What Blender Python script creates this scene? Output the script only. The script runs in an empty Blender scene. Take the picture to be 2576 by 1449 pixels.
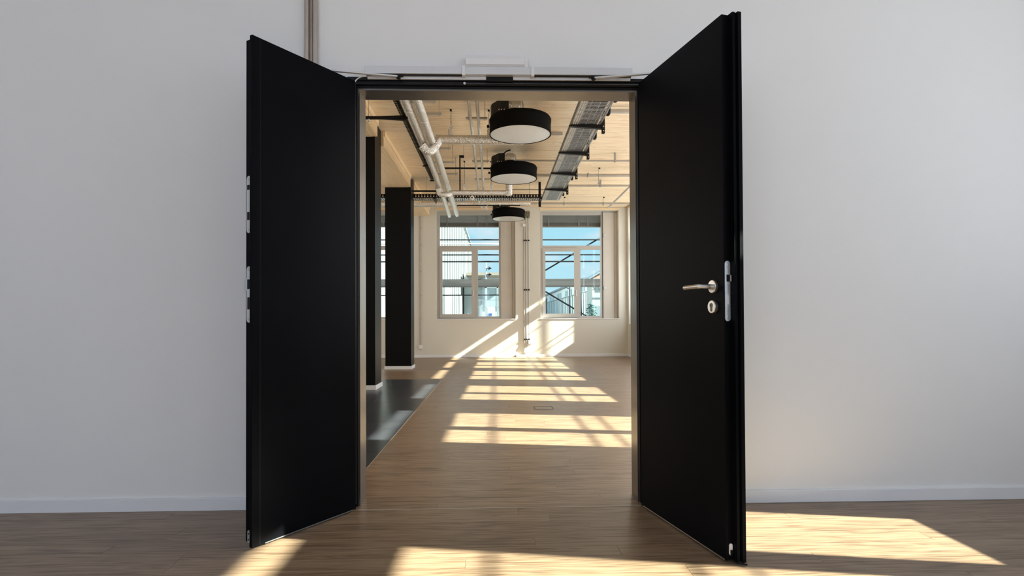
import bpy, bmesh, math, random
from mathutils import Vector, Matrix
random.seed(7)
SC = bpy.context.scene
COL = SC.collection

# ------------------------------------------------------------------ camera
cam_d = bpy.data.cameras.new('camera'); cam = bpy.data.objects.new('camera', cam_d); COL.objects.link(cam)
F_PX = 1438.08
cam_d.sensor_width = 36.0; cam_d.sensor_fit = 'HORIZONTAL'
cam_d.lens = 36.0 * F_PX / 2576.0
cam_d.shift_y = (779.43 - 724.5) / 2576.0
cam_d.clip_start = 0.05; cam_d.clip_end = 500
YAW, PIT, ROL = 0.029165, 0.011828, 0.004679
cam.matrix_world = (Matrix.Translation((0, 0, 0.947)) @ Matrix.Rotation(-YAW, 4, 'Z') @
                    Matrix.Rotation(math.pi / 2 + PIT, 4, 'X') @ Matrix.Rotation(-ROL, 4, 'Z'))
SC.camera = cam

# ------------------------------------------------------------------ view, world, sun, added fill lights
SC.view_settings.view_transform = 'Standard'; SC.view_settings.look = 'None'
SC.view_settings.gamma = 1.0; SC.view_settings.use_curve_mapping = False
SC.view_settings.exposure = 0.0

world = bpy.data.worlds.new('sky'); SC.world = world; world.use_nodes = True
wn, wl = world.node_tree.nodes, world.node_tree.links
wn.clear()
wo = wn.new('ShaderNodeOutputWorld'); bg = wn.new('ShaderNodeBackground')
tc = wn.new('ShaderNodeTexCoord'); sep = wn.new('ShaderNodeSeparateXYZ')
wl.new(tc.outputs['Generated'], sep.inputs[0])
rz = wn.new('ShaderNodeValToRGB'); wl.new(sep.outputs['Z'], rz.inputs[0])
rz.color_ramp.elements[0].position = 0.0; rz.color_ramp.elements[0].color = (0.60, 0.90, 1.0, 1)
rz.color_ramp.elements[1].position = 0.30; rz.color_ramp.elements[1].color = (0.31, 0.76, 0.97, 1)
mp = wn.new('ShaderNodeMapping'); mp.inputs['Scale'].default_value = (5, 5, 13); mp.inputs['Location'].default_value = (1.3, 0.4, 0.2)
wl.new(tc.outputs['Generated'], mp.inputs[0])
nz = wn.new('ShaderNodeTexNoise'); nz.inputs['Scale'].default_value = 1.3; nz.inputs['Detail'].default_value = 6
wl.new(mp.outputs[0], nz.inputs[0])
cr = wn.new('ShaderNodeValToRGB'); cr.color_ramp.elements[0].position = 0.50; cr.color_ramp.elements[1].position = 0.70
wl.new(nz.outputs['Fac'], cr.inputs[0])
mxw = wn.new('ShaderNodeMix'); mxw.data_type = 'RGBA'
wl.new(cr.outputs[0], mxw.inputs['Factor']); wl.new(rz.outputs[0], mxw.inputs['A']); mxw.inputs['B'].default_value = (0.86, 0.94, 0.98, 1)
wl.new(mxw.outputs['Result'], bg.inputs[0]); bg.inputs[1].default_value = 1.0
wl.new(bg.outputs[0], wo.inputs[0])

sun_d = bpy.data.lights.new('sun', 'SUN'); sun = bpy.data.objects.new('sun', sun_d); COL.objects.link(sun)
sun_d.energy = 36.0; sun_d.angle = math.radians(0.6); sun_d.color = (1.0, 0.985, 0.83)
sun.location = (30, -5, 20)
sun.rotation_euler = Vector((1, -0.185, 0.657)).to_track_quat('Z', 'Y').to_euler()

def fill_light(name, loc, direction, w, h, power, color):
    """sky light falling in through one window of the unseen walls"""
    l = bpy.data.lights.new(name, 'AREA'); l.shape = 'RECTANGLE'; l.size = w; l.size_y = h
    l.energy = power; l.color = color
    o = bpy.data.objects.new(name, l); COL.objects.link(o); o.location = loc
    o.rotation_euler = (-Vector(direction)).to_track_quat('Z', 'Y').to_euler()
    if abs(direction[0]) > 0.5:
        o.rotation_euler = (math.pi / 2, 0, -math.pi / 2 if direction[0] < 0 else math.pi / 2)
        o.rotation_euler = (math.radians(90), 0, math.radians(90) if direction[0] < 0 else math.radians(-90))
    return o
COOL, WARM, NEU = (0.76, 0.80, 1.0), (1.0, 0.93, 0.84), (0.97, 0.97, 1.0)
FAR_WY = (5.12, 7.36, 9.50, 11.40, 13.28)
for yt, pw in zip(FAR_WY, (78, 66, 50, 42, 34)):                       # added fill at the right-hand windows of the far room
    fill_light('window_daylight', (3.30, yt - 0.78, 2.1), (-1, 0, 0), 1.38, 2.3, pw, NEU)
for yb in (0.875, -1.3, -3.4):          # added fill at the right-hand windows of the near room
    fill_light('window_daylight', (3.30, yb + 0.78, 2.1), (-1, 0, 0), 1.38, 2.3, 17, COOL)
BACK_X = (-0.2, 2.3, -2.1)
for xb in BACK_X:                       # added fill at the made-up windows behind the viewpoint
    l_ = fill_light('window_daylight', (xb - 0.78, -4.38, 2.1), (0, 1, 0), 1.38, 2.3, (34, 22, 60)[BACK_X.index(xb)], COOL)
    l_.rotation_euler = (math.radians(90), 0, 0)
for y in (5.0, 8.0, 11.0):              # added fill along the windowless left wall of the far room
    fill_light('window_daylight', (-6.42, y, 2.1), (1, 0, 0), 1.6, 2.3, 42, WARM)

# ------------------------------------------------------------------ materials
def new_mat(name):
    m = bpy.data.materials.new(name); m.use_nodes = True
    nt = m.node_tree; b = nt.nodes['Principled BSDF']
    return m, nt, b
def mat(name, col, rough=0.5, metal=0.0, var=0.05, scale=6.0, bump=0.0, bscale=60.0, spec=0.5, coat=0.0, stretch=(1, 1, 1)):
    m, nt, b = new_mat(name); N, L = nt.nodes, nt.links
    g = N.new('ShaderNodeTexCoord'); mp = N.new('ShaderNodeMapping'); L.new(g.outputs['Object'], mp.inputs[0])
    mp.inputs['Scale'].default_value = stretch
    n = N.new('ShaderNodeTexNoise'); n.inputs['Scale'].default_value = scale; n.inputs['Detail'].default_value = 4
    L.new(mp.outputs[0], n.inputs[0])
    r = N.new('ShaderNodeValToRGB')
    r.color_ramp.elements[0].position = 0.3; r.color_ramp.elements[1].position = 0.7
    r.color_ramp.elements[0].color = (*[c * (1 - var) for c in col], 1)
    r.color_ramp.elements[1].color = (*[min(1, c * (1 + var)) for c in col], 1)
    L.new(n.outputs['Fac'], r.inputs[0]); L.new(r.outputs[0], b.inputs['Base Color'])
    b.inputs['Roughness'].default_value = rough; b.inputs['Metallic'].default_value = metal
    b.inputs['Specular IOR Level'].default_value = spec; b.inputs['Coat Weight'].default_value = coat
    if bump:
        n2 = N.new('ShaderNodeTexNoise'); n2.inputs['Scale'].default_value = bscale; n2.inputs['Detail'].default_value = 3
        L.new(mp.outputs[0], n2.inputs[0])
        bp = N.new('ShaderNodeBump'); bp.inputs['Strength'].default_value = bump; bp.inputs['Distance'].default_value = 0.004
        L.new(n2.outputs['Fac'], bp.inputs['Height']); L.new(bp.outputs[0], b.inputs['Normal'])
    return m

def wood_mat(name, ramp, rough, knots=True, grain=(1.2, 26, 26), gs=3.0, var=0.10, bump=0.12, knot_scale=(1.1, 4.5, 4.5)):
    """planks: grain runs along world X, every plank shifted and toned by its own random value"""
    m, nt, b = new_mat(name); N, L = nt.nodes, nt.links
    geo = N.new('ShaderNodeNewGeometry'); oi = N.new('ShaderNodeObjectInfo')
    ad = N.new('ShaderNodeMath'); ad.operation = 'ADD'
    L.new(geo.outputs['Random Per Island'], ad.inputs[0]); L.new(oi.outputs['Random'], ad.inputs[1])
    fr = N.new('ShaderNodeMath'); fr.operation = 'FRACT'; L.new(ad.outputs[0], fr.inputs[0])
    sh = N.new('ShaderNodeVectorMath'); sh.operation = 'SCALE'
    cb = N.new('ShaderNodeCombineXYZ')
    for i, k in enumerate((37.0, 11.0, 5.0)):
        q = N.new('ShaderNodeMath'); q.operation = 'MULTIPLY'; q.inputs[1].default_value = k
        L.new(fr.outputs[0], q.inputs[0]); L.new(q.outputs[0], cb.inputs[i])
    va = N.new('ShaderNodeVectorMath'); va.operation = 'ADD'
    L.new(geo.outputs['Position'], va.inputs[0]); L.new(cb.outputs[0], va.inputs[1])
    mp = N.new('ShaderNodeMapping'); mp.inputs['Scale'].default_value = grain; L.new(va.outputs[0], mp.inputs[0])
    n = N.new('ShaderNodeTexNoise'); n.inputs['Scale'].default_value = gs; n.inputs['Detail'].default_value = 5
    n.inputs['Distortion'].default_value = 0.6
    L.new(mp.outputs[0], n.inputs[0])
    # cathedral figure: distorted bands
    mp2 = N.new('ShaderNodeMapping'); mp2.inputs['Scale'].default_value = (0.7, 6.5, 6.5); L.new(va.outputs[0], mp2.inputs[0])
    n3 = N.new('ShaderNodeTexNoise'); n3.inputs['Scale'].default_value = 2.0; n3.inputs['Detail'].default_value = 2
    L.new(mp2.outputs[0], n3.inputs[0])
    sn = N.new('ShaderNodeMath'); sn.operation = 'MULTIPLY'; sn.inputs[1].default_value = 55.0; L.new(n3.outputs['Fac'], sn.inputs[0])
    si = N.new('ShaderNodeMath'); si.operation = 'SINE'; L.new(sn.outputs[0], si.inputs[0])
    s2 = N.new('ShaderNodeMath'); s2.operation = 'MULTIPLY_ADD'; s2.inputs[1].default_value = 0.075; L.new(si.outputs[0], s2.inputs[0]); L.new(n.outputs['Fac'], s2.inputs[2])
    tone = N.new('ShaderNodeMath'); tone.operation = 'MULTIPLY_ADD'; tone.inputs[1].default_value = var; tone.use_clamp = True
    L.new(fr.outputs[0], tone.inputs[0]); L.new(s2.outputs[0], tone.inputs[2])
    off = N.new('ShaderNodeMath'); off.operation = 'SUBTRACT'; off.inputs[1].default_value = var * 0.5; L.new(tone.outputs[0], off.inputs[0])
    r = N.new('ShaderNodeValToRGB'); e = r.color_ramp.elements
    e[0].position, e[1].position = 0.30, 0.72
    e[0].color = (*ramp[0], 1); e[1].color = (*ramp[2], 1)
    k = e.new(0.5); k.color = (*ramp[1], 1)
    L.new(off.outputs[0], r.inputs[0])
    out = r.outputs[0]
    if knots:
        mk = N.new('ShaderNodeMapping'); mk.inputs['Scale'].default_value = knot_scale; L.new(va.outputs[0], mk.inputs[0])
        v = N.new('ShaderNodeTexVoronoi'); v.inputs['Scale'].default_value = 1.0; L.new(mk.outputs[0], v.inputs[0])
        kr = N.new('ShaderNodeValToRGB'); kr.color_ramp.elements[0].position = 0.03; kr.color_ramp.elements[1].position = 0.085
        kr.color_ramp.elements[0].color = (0.45, 0.36, 0.28, 1); kr.color_ramp.elements[1].color = (1, 1, 1, 1)
        L.new(v.outputs['Distance'], kr.inputs[0])
        mu = N.new('ShaderNodeMix'); mu.data_type = 'RGBA'; mu.blend_type = 'MULTIPLY'; mu.inputs['Factor'].default_value = 0.8
        L.new(out, mu.inputs['A']); L.new(kr.outputs[0], mu.inputs['B']); out = mu.outputs['Result']
    L.new(out, b.inputs['Base Color'])
    b.inputs['Roughness'].default_value = rough
    bp = N.new('ShaderNodeBump'); bp.inputs['Strength'].default_value = bump; bp.inputs['Distance'].default_value = 0.002
    L.new(n.outputs['Fac'], bp.inputs['Height']); L.new(bp.outputs[0], b.inputs['Normal'])
    return m

M = {}
M['oak'] = wood_mat('oak_floor', [(0.125, 0.080, 0.048), (0.232, 0.155, 0.095), (0.292, 0.207, 0.133)], 0.36, knots=True, var=0.08, bump=0.10)
M['ceil'] = wood_mat('spruce_ceiling', [(0.70, 0.50, 0.30), (0.86, 0.68, 0.45), (0.92, 0.77, 0.56)], 0.6, grain=(0.8, 22, 22), gs=2.0, var=0.08, bump=0.06, knot_scale=(2.6, 7.0, 7.0))
M['beam'] = mat('spruce_beam', (0.86, 0.67, 0.43), 0.6, var=0.10, scale=3.0, stretch=(14, 0.7, 14))
M['wall_near'] = mat('white_wall_paint', (0.80, 0.80, 0.79), 0.7, var=0.012, scale=1.2, bump=0.05, bscale=240)
M['wall_far'] = mat('cream_wall_paint', (0.68, 0.655, 0.585), 0.7, var=0.015, scale=1.2, bump=0.05, bscale=240)
M['white'] = mat('white_lacquer', (0.80, 0.80, 0.80), 0.4, var=0.01)
M['skirt'] = mat('white_skirting', (0.78, 0.79, 0.82), 0.4, var=0.01)
M['winframe'] = mat('grey_window_frame', (0.50, 0.475, 0.44), 0.45, var=0.02)
M['panel'] = mat('beige_reveal_panel', (0.62, 0.58, 0.52), 0.5, var=0.02)
M['gasket'] = mat('dark_gasket', (0.10, 0.10, 0.11), 0.6)
M['slat'] = mat('grey_blind_slats', (0.27, 0.245, 0.225), 0.5, var=0.05)
M['black_door'] = mat('black_door_lacquer', (0.0028, 0.0032, 0.0042), 0.45, var=0.3, scale=2.5, bump=0.02, bscale=120, spec=0.10)
M['black_door'].node_tree.nodes['Principled BSDF'].inputs['IOR'].default_value = 1.3
M['black_frame'] = mat('black_frame_lacquer', (0.004, 0.004, 0.0045), 0.35, var=0.1, spec=0.3)
M['reveal'] = mat('satin_reveal_lacquer', (0.24, 0.225, 0.21), 0.28, 0.9, var=0.1, spec=1.0)
M['black_col'] = mat('black_column_paint', (0.0015, 0.002, 0.003), 0.45, var=0.1, spec=0.18)
M['black'] = mat('black_plastic', (0.003, 0.003, 0.003), 0.5, var=0.1, spec=0.25)
M['drum'] = mat('black_lamp_fabric', (0.002, 0.0018, 0.0016), 0.8, var=0.15, scale=40, spec=0.1)
M['diff'] = mat('opal_diffuser', (0.60, 0.60, 0.585), 0.35, var=0.02)
M['steel'] = mat('brushed_steel', (0.62, 0.60, 0.57), 0.33, 0.95, var=0.06, scale=30, stretch=(1, 1, 8))
M['zinc'] = mat('zinc_plate', (0.66, 0.70, 0.72), 0.42, 0.8, var=0.06, scale=30)
M['alu'] = mat('silver_aluminium', (0.66, 0.67, 0.69), 0.42, 0.3, var=0.02)
M['bronze'] = mat('conduit_steel', (0.52, 0.46, 0.42), 0.33, 0.85, var=0.08, scale=4)
M['galv'] = mat('galvanised_steel', (0.34, 0.35, 0.36), 0.40, 0.75, var=0.25, scale=22)
M['darkgalv'] = mat('dark_galvanised_bracket', (0.010, 0.009, 0.008), 0.5, 0.3, var=0.2, spec=0.3)
M['grey_pipe'] = mat('grey_conduit', (0.42, 0.38, 0.33), 0.45, 0.3, var=0.06)
M['darkgrey'] = mat('dull_grey_edge', (0.16, 0.16, 0.155), 0.5, 0.2)
M['palepipe'] = mat('pale_grey_pipe', (0.55, 0.54, 0.51), 0.4, 0.2, var=0.03)
M['canopy'] = mat('beige_canopy', (0.24, 0.22, 0.18), 0.8)
M['tile'] = mat('black_floor_tile', (0.040, 0.043, 0.050), 0.30, var=0.22, scale=3, bump=0.05, bscale=30, spec=0.6)
M['trim'] = mat('brass_edge_trim', (0.62, 0.55, 0.45), 0.35, 0.7)
M['wire'] = mat('bright_wire', (0.7, 0.7, 0.7), 0.4, 0.5)
M['dark_gap'] = mat('dark_underlay', (0.10, 0.07, 0.045), 0.9)
M['sub'] = mat('screed', (0.14, 0.10, 0.065), 0.9)
M['ext'] = mat('exterior_plaster', (0.55, 0.53, 0.50), 0.8)
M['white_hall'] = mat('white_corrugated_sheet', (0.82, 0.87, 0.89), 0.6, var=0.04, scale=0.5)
M['left_hall'] = mat('weathered_light_sheet', (0.27, 0.29, 0.29), 0.7, var=0.10, scale=0.3, spec=0.1)  # white sheet darkened in colour so the strong sun does not bleach it
M['left_rib'] = mat('weathered_grey_rib', (0.17, 0.195, 0.205), 0.7, var=0.1, scale=0.3, spec=0.1)  # rib colour lowered likewise to offset the sun on this side
M['mid_hall'] = mat('light_grey_plaster', (0.36, 0.40, 0.41), 0.8, var=0.05, scale=0.5, spec=0.1)  # white walls darkened in colour to offset sun grazing their fronts
M['grey_hall'] = mat('grey_sheet', (0.20, 0.26, 0.30), 0.6, var=0.08, scale=0.5)
M['hall_glass'] = mat('hall_window_glass', (0.30, 0.40, 0.46), 0.3, var=0.1)
M['red_roof'] = mat('pale_red_roof', (0.42, 0.27, 0.22), 0.8, var=0.1)
M['scaf'] = mat('scaffold_steel', (0.025, 0.032, 0.040), 0.6, 0.0, var=0.1, spec=0.2)
M['deck'] = mat('scaffold_boards', (0.095, 0.098, 0.105), 0.8, var=0.3, scale=5, stretch=(0.3, 4, 4))
M['ground'] = mat('gravel_ground', (0.16, 0.16, 0.155), 0.9, var=0.15, scale=2)
M['leaves'] = mat('tree_leaves', (0.07, 0.15, 0.15), 0.8, var=0.3, scale=3)
M['blue'] = mat('blue_plate', (0.03, 0.08, 0.30), 0.5)
def foil_mat():
    m, nt, b = new_mat('crinkled_foil'); N, L = nt.nodes, nt.links
    g = N.new('ShaderNodeTexCoord')
    v = N.new('ShaderNodeTexVoronoi'); v.inputs['Scale'].default_value = 150; L.new(g.outputs['Object'], v.inputs[0])
    n = N.new('ShaderNodeTexNoise'); n.inputs['Scale'].default_value = 110; L.new(g.outputs['Object'], n.inputs[0])
    a = N.new('ShaderNodeMath'); a.operation = 'ADD'; L.new(v.outputs['Distance'], a.inputs[0]); L.new(n.outputs['Fac'], a.inputs[1])
    bp = N.new('ShaderNodeBump'); bp.inputs['Strength'].default_value = 0.85; bp.inputs['Distance'].default_value = 0.005
    L.new(a.outputs[0], bp.inputs['Height']); L.new(bp.outputs[0], b.inputs['Normal'])
    r = N.new('ShaderNodeValToRGB'); r.color_ramp.elements[0].color = (0.30, 0.28, 0.25, 1); r.color_ramp.elements[1].color = (0.92, 0.90, 0.86, 1)
    r.color_ramp.elements[0].position = 0.2; r.color_ramp.elements[1].position = 0.6
    L.new(n.outputs['Fac'], r.inputs[0]); L.new(r.outputs[0], b.inputs['Base Color'])
    b.inputs['Metallic'].default_value = 0.92; b.inputs['Roughness'].default_value = 0.26
    return m
M['foil'] = foil_mat()
def glass_mat(name, tint, gloss=0.06):
    m = bpy.data.materials.new(name); m.use_nodes = True; nt = m.node_tree; N, L = nt.nodes, nt.links
    N.clear(); o = N.new('ShaderNodeOutputMaterial'); t = N.new('ShaderNodeBsdfTransparent'); g = N.new('ShaderNodeBsdfGlossy')
    t.inputs[0].default_value = (*tint, 1); g.inputs['Roughness'].default_value = 0.02
    n = N.new('ShaderNodeTexNoise'); n.inputs['Scale'].default_value = 2.0
    q = N.new('ShaderNodeMapRange'); q.inputs['To Min'].default_value = gloss * 0.8; q.inputs['To Max'].default_value = gloss * 1.2
    L.new(n.outputs['Fac'], q.inputs['Value'])
    x = N.new('ShaderNodeMixShader'); L.new(q.outputs[0], x.inputs[0])
    L.new(t.outputs[0], x.inputs[1]); L.new(g.outputs[0], x.inputs[2]); L.new(x.outputs[0], o.inputs[0])
    return m
M['glass'] = glass_mat('window_glass', (0.94, 0.97, 0.98), 0.015)
M['clear'] = glass_mat('clear_plastic', (0.72, 0.70, 0.66), 0.12)

# ------------------------------------------------------------------ mesh helpers
class MB:
    def __init__(s): s.bm = bmesh.new()
    def box(s, x0, x1, y0, y1, z0, z1, bev=0.0):
        if x1 < x0: x0, x1 = x1, x0
        if y1 < y0: y0, y1 = y1, y0
        if z1 < z0: z0, z1 = z1, z0
        r = bmesh.ops.create_cube(s.bm, size=1.0)
        vs = r['verts']
        for v in vs:
            v.co = Vector(((x0 + x1) / 2 + v.co.x * (x1 - x0), (y0 + y1) / 2 + v.co.y * (y1 - y0), (z0 + z1) / 2 + v.co.z * (z1 - z0)))
        if bev:
            es = list({e for v in vs for e in v.link_edges})
            bmesh.ops.bevel(s.bm, geom=es, offset=bev, segments=2, affect='EDGES', profile=0.5)
        return s
    def tube(s, pts, r, seg=12, cap=True, r_end=None):
        pts = [Vector(p) for p in pts]; rings = []; n = len(pts)
        up = None
        for i, p in enumerate(pts):
            d = (pts[min(i + 1, n - 1)] - pts[max(i - 1, 0)]).normalized()
            if up is None:
                up = Vector((0, 0, 1)) if abs(d.z) < 0.9 else Vector((1, 0, 0))
            a = d.cross(up).normalized(); b = a.cross(d).normalized(); up = b
            rr = r[i] if isinstance(r, (list, tuple)) else r
            rings.append([s.bm.verts.new(p + a * rr * math.cos(2 * math.pi * k / seg) + b * rr * math.sin(2 * math.pi * k / seg)) for k in range(seg)])
        for i in range(n - 1):
            for k in range(seg):
                f = s.bm.faces.new((rings[i][k], rings[i][(k + 1) % seg], rings[i + 1][(k + 1) % seg], rings[i + 1][k])); f.smooth = seg > 6
        if cap:
            s.bm.faces.new(rings[0][::-1]); s.bm.faces.new(rings[-1])
        return s
    def lathe(s, prof, c=(0, 0, 0), seg=48, axis='Z'):
        """closed surface of revolution of [(r, h)...] round an axis through c"""
        c = Vector(c); rings = []
        for r, h in prof:
            ring = []
            for k in range(seg):
                a = 2 * math.pi * k / seg
                p = {'Z': (r * math.cos(a), r * math.sin(a), h), 'Y': (r * math.cos(a), h, r * math.sin(a)), 'X': (h, r * math.cos(a), r * math.sin(a))}[axis]
                ring.append(s.bm.verts.new(c + Vector(p)))
            rings.append(ring)
        for i in range(len(rings) - 1):
            for k in range(seg):
                f = s.bm.faces.new((rings[i][k], rings[i][(k + 1) % seg], rings[i + 1][(k + 1) % seg], rings[i + 1][k])); f.smooth = True
        if prof[0][0] > 1e-5: s.bm.faces.new(rings[0][::-1])
        if prof[-1][0] > 1e-5: s.bm.faces.new(rings[-1])
        return s
    def prism(s, poly, a0, a1, axis='Z'):
        """polygon (list of 2-D points) extruded along axis: Z -> (x,y), Y -> (x,z), X -> (y,z)"""
        f3 = {'Z': lambda p, a: (p[0], p[1], a), 'Y': lambda p, a: (p[0], a, p[1]), 'X': lambda p, a: (a, p[0], p[1])}[axis]
        A = [s.bm.verts.new(f3(p, a0)) for p in poly]; B = [s.bm.verts.new(f3(p, a1)) for p in poly]
        s.bm.faces.new(A[::-1]); s.bm.faces.new(B)
        for k in range(len(poly)):
            q = (k + 1) % len(poly); s.bm.faces.new((A[k], A[q], B[q], B[k]))
        return s
    def bar(s, p, q, w, h):
        """rectangular bar from p to q"""
        p, q = Vector(p), Vector(q); d = (q - p).normalized()
        up = Vector((0, 0, 1)) if abs(d.z) < 0.9 else Vector((0, 1, 0))
        a = d.cross(up).normalized() * w / 2; b = a.cross(d).normalized() * h / 2
        A = [s.bm.verts.new(p + i * a + j * b) for i, j in ((-1, -1), (1, -1), (1, 1), (-1, 1))]
        B = [s.bm.verts.new(q + i * a + j * b) for i, j in ((-1, -1), (1, -1), (1, 1), (-1, 1))]
        s.bm.faces.new(A[::-1]); s.bm.faces.new(B)
        for k in range(4): s.bm.faces.new((A[k], A[(k + 1) % 4], B[(k + 1) % 4], B[k]))
        return s
    def build(s, name, m, parent=None, fn=None, loc=None, kind=None):
        if fn:
            for v in s.bm.verts: v.co = Vector(fn(v.co))
        off = Vector(parent['org']) if (parent is not None and 'org' in parent) else Vector((0, 0, 0))
        p = parent
        if loc is not None:
            for v in s.bm.verts: v.co -= Vector(loc)
        bmesh.ops.recalc_face_normals(s.bm, faces=s.bm.faces)
        me = bpy.data.meshes.new(name); sm = [f.smooth for f in s.bm.faces]
        s.bm.to_mesh(me); s.bm.free()
        if any(sm):
            me.set_sharp_from_angle(angle=math.radians(38))
            me.polygons.foreach_set('use_smooth', sm)
        me.materials.append(m)
        o = bpy.data.objects.new(name, me); COL.objects.link(o)
        if parent is not None: o.parent = parent
        wl_ = Vector(loc) if loc is not None else Vector((0, 0, 0))
        o.location = wl_ - off
        o['org'] = list(wl_)
        if kind: o['kind'] = kind
        return o

def tag(o, label=None, cat=None, group=None, kind=None):
    if label: o['label'] = label
    if cat: o['category'] = cat
    if group: o['group'] = group
    if kind: o['kind'] = kind
    return o
def thing(name, label=None, cat=None, loc=(0, 0, 0), rz=0.0, group=None, kind=None, local=False):
    """an Empty at the base. Parts are modelled in world coordinates unless local (then in the Empty's own frame)"""
    o = bpy.data.objects.new(name, None); COL.objects.link(o); o.empty_display_size = 0.1
    o.location = loc; o.rotation_euler = (0, 0, rz)
    o['org'] = [0, 0, 0] if local else list(loc)
    return tag(o, label, cat, group, kind)
def dup(root, loc, label=None):
    r = root.copy(); COL.objects.link(r); r.location = loc
    if label: r['label'] = label
    for ch in list(root.children):
        c = ch.copy(); COL.objects.link(c); c.parent = r
        for g in list(ch.children):
            d = g.copy(); COL.objects.link(d); d.parent = c
    return r

def wall_mesh(name, m, axis, u0, u1, v0, v1, z0, z1, openings, label):
    """wall slab in bands around its openings. axis 'X': runs along X, thick in Y (v0..v1); axis 'Y' the other way"""
    us = sorted({u0, u1} | {o[0] for o in openings} | {o[1] for o in openings})
    b = MB()
    for a, c in zip(us[:-1], us[1:]):
        mid = (a + c) / 2; segs = [(z0, z1)]
        for o in openings:
            if o[0] < mid < o[1]:
                ns = []
                for s0, s1 in segs:
                    if o[2] > s0: ns.append((s0, min(o[2], s1)))
                    if o[3] < s1: ns.append((max(o[3], s0), s1))
                segs = ns
        for s0, s1 in segs:
            if s1 - s0 > 1e-4:
                if axis == 'X': b.box(a, c, v0, v1, s0, s1)
                else: b.box(v0, v1, a, c, s0, s1)
    bmesh.ops.remove_doubles(b.bm, verts=b.bm.verts, dist=1e-5)
    o = b.build(name, m, kind='structure')
    return tag(o, label, 'wall')

ZC = 3.524; D = 2.875; YB = 3.03; XR = 3.12; YF = 13.411; XL = -6.5; YN = -4.2; XLN = -4.2

# ------------------------------------------------------------------ setting: walls
NZ0, NZ1 = 0.885, 3.45; SZ0 = 0.76
NX = (-3.85, -1.385, 1.06)
NW = 1.86
wall_mesh('wall_front', M['wall_near'], 'X', XLN - 0.3, XR + 0.5, D, 2.955, -0.02, ZC, [(-0.70, 0.74, -0.02, 2.13)], 'white wall of the near room around the black double door')
wall_mesh('wall_door_back', M['wall_far'], 'X', XL - 0.3, XR + 0.5, 2.955, YB, -0.02, ZC, [(-0.70, 0.74, -0.02, 2.13)], 'cream side of the door wall, facing the far room')
wall_mesh('wall_far', M['wall_far'], 'X', XL - 0.3, XR + 0.5, YF, YF + 0.48, -0.02, ZC, [(x, x + NW, NZ0, NZ1) for x in NX], 'cream end wall of the far room with tall window niches')
wall_mesh('wall_right', M['wall_far'], 'Y', YB, YF, XR, XR + 0.48, -0.02, ZC, [(yt - NW, yt, SZ0, NZ1) for yt in FAR_WY], 'cream right side wall of the far room')
NY = (0.875, -1.3, -3.4)
wall_mesh('wall_right_near', M['wall_near'], 'Y', YN, D, XR, XR + 0.48, -0.02, ZC, [(y, y + NW, SZ0, NZ1) for y in NY], 'white right side wall of the near room')
wall_mesh('wall_left', M['wall_far'], 'Y', YB, YF, XL - 0.3, XL, -0.02, ZC, [], 'cream left side wall of the far room')
wall_mesh('wall_left_near', M['wall_near'], 'Y', YN, D, XLN - 0.3, XLN, -0.02, ZC, [], 'white left side wall of the near room')
wall_mesh('wall_back', M['wall_near'], 'X', XLN - 0.3, XR + 0.5, YN - 0.48, YN, -0.02, ZC, [(x - NW, x, SZ0, NZ1) for x in BACK_X], 'white back wall behind the viewpoint')

# skirting boards
def skirt(name, x0, x1, y0, y1, label, h=0.062):
    tag(MB().box(x0, x1, y0, y1, 0.0, h, 0.002).build(name, M['skirt'], kind='structure'), label, 'baseboard')
skirt('baseboard_front_left', XLN, -0.74, D - 0.014, D, 'white skirting board left of the open left door leaf')
skirt('baseboard_front_right', 0.78, XR, D - 0.014, D, 'white skirting board right of the open right door leaf')
skirt('baseboard_far', XL, XR, YF - 0.014, YF, 'white skirting board under the far windows')
skirt('baseboard_right', XR - 0.014, XR, YB, YF - 0.014, 'white skirting board along the far room right wall')

# ------------------------------------------------------------------ floor: single planks near, joined planks beyond
fl = thing('floor', 'oak plank floor running through both rooms', 'floor', (0, 0, 0), kind='structure')
MB().box(XL - 0.3, XR + 0.5, YN - 0.3, YF + 0.5, -0.16, -0.02).build('subfloor', M['sub'], fl)
PW = 0.0968
XM = -0.813; YM1 = 8.7484           # black tile area: x < XM, YB < y < YM1
def spans(y):
    return [(XM + 0.004, XR)] if YB + 0.01 < y < YM1 - 0.02 else ([(XL, XR)] if y > YB else [(XLN, XR)])
row = 0; y = YN; far = MB(); nplank = 0
y0_rows = 2.166 - PW * 66
k = 0
while True:
    ya = y0_rows + k * PW; yb = ya + PW; k += 1
    if yb < YN: continue
    if ya > YF: break
    ya2, yb2 = max(ya, YN), min(yb, YF)
    for (sa, sb) in spans((ya + yb) / 2):
        x = sa; first = True
        while x < sb - 0.01:
            ln = random.uniform(1.1, 2.0)
            if first: ln *= random.uniform(0.2, 1.0); first = False
            xe = min(sb, x + ln)
            if sb - xe < 0.25: xe = sb
            vis = (2.0 < ya < 4.65) and (xe > -1.15 * yb) and (x < 1.0 * yb + 0.1) and not (ya > YB and x > 0.40 * yb) and not (ya > YB and xe < -0.33 * yb)
            g = 0.0004
            if vis:
                o = MB().box(-(xe - x) / 2 + g, (xe - x) / 2 - g, -(yb2 - ya2) / 2 + g, (yb2 - ya2) / 2 - g, -0.014, 0, 0.0006).build('plank', M['oak'], fl)
                o.location = ((x + xe) / 2, (ya2 + yb2) / 2, 0.0); o['org'] = list(o.location)
                nplank += 1
            else:
                far.box(x + g, xe - g, ya2 + g, yb2 - g, -0.014, 0)
            x = xe
far.prism([(XM + 0.004, YM1 - 0.262), (XM + 0.004, YM1), (XM - 0.046, YM1)], -0.014, 0)
far.build('planks_beyond', M['oak'], fl, kind='stuff')
print('planks', nplank)

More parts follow.
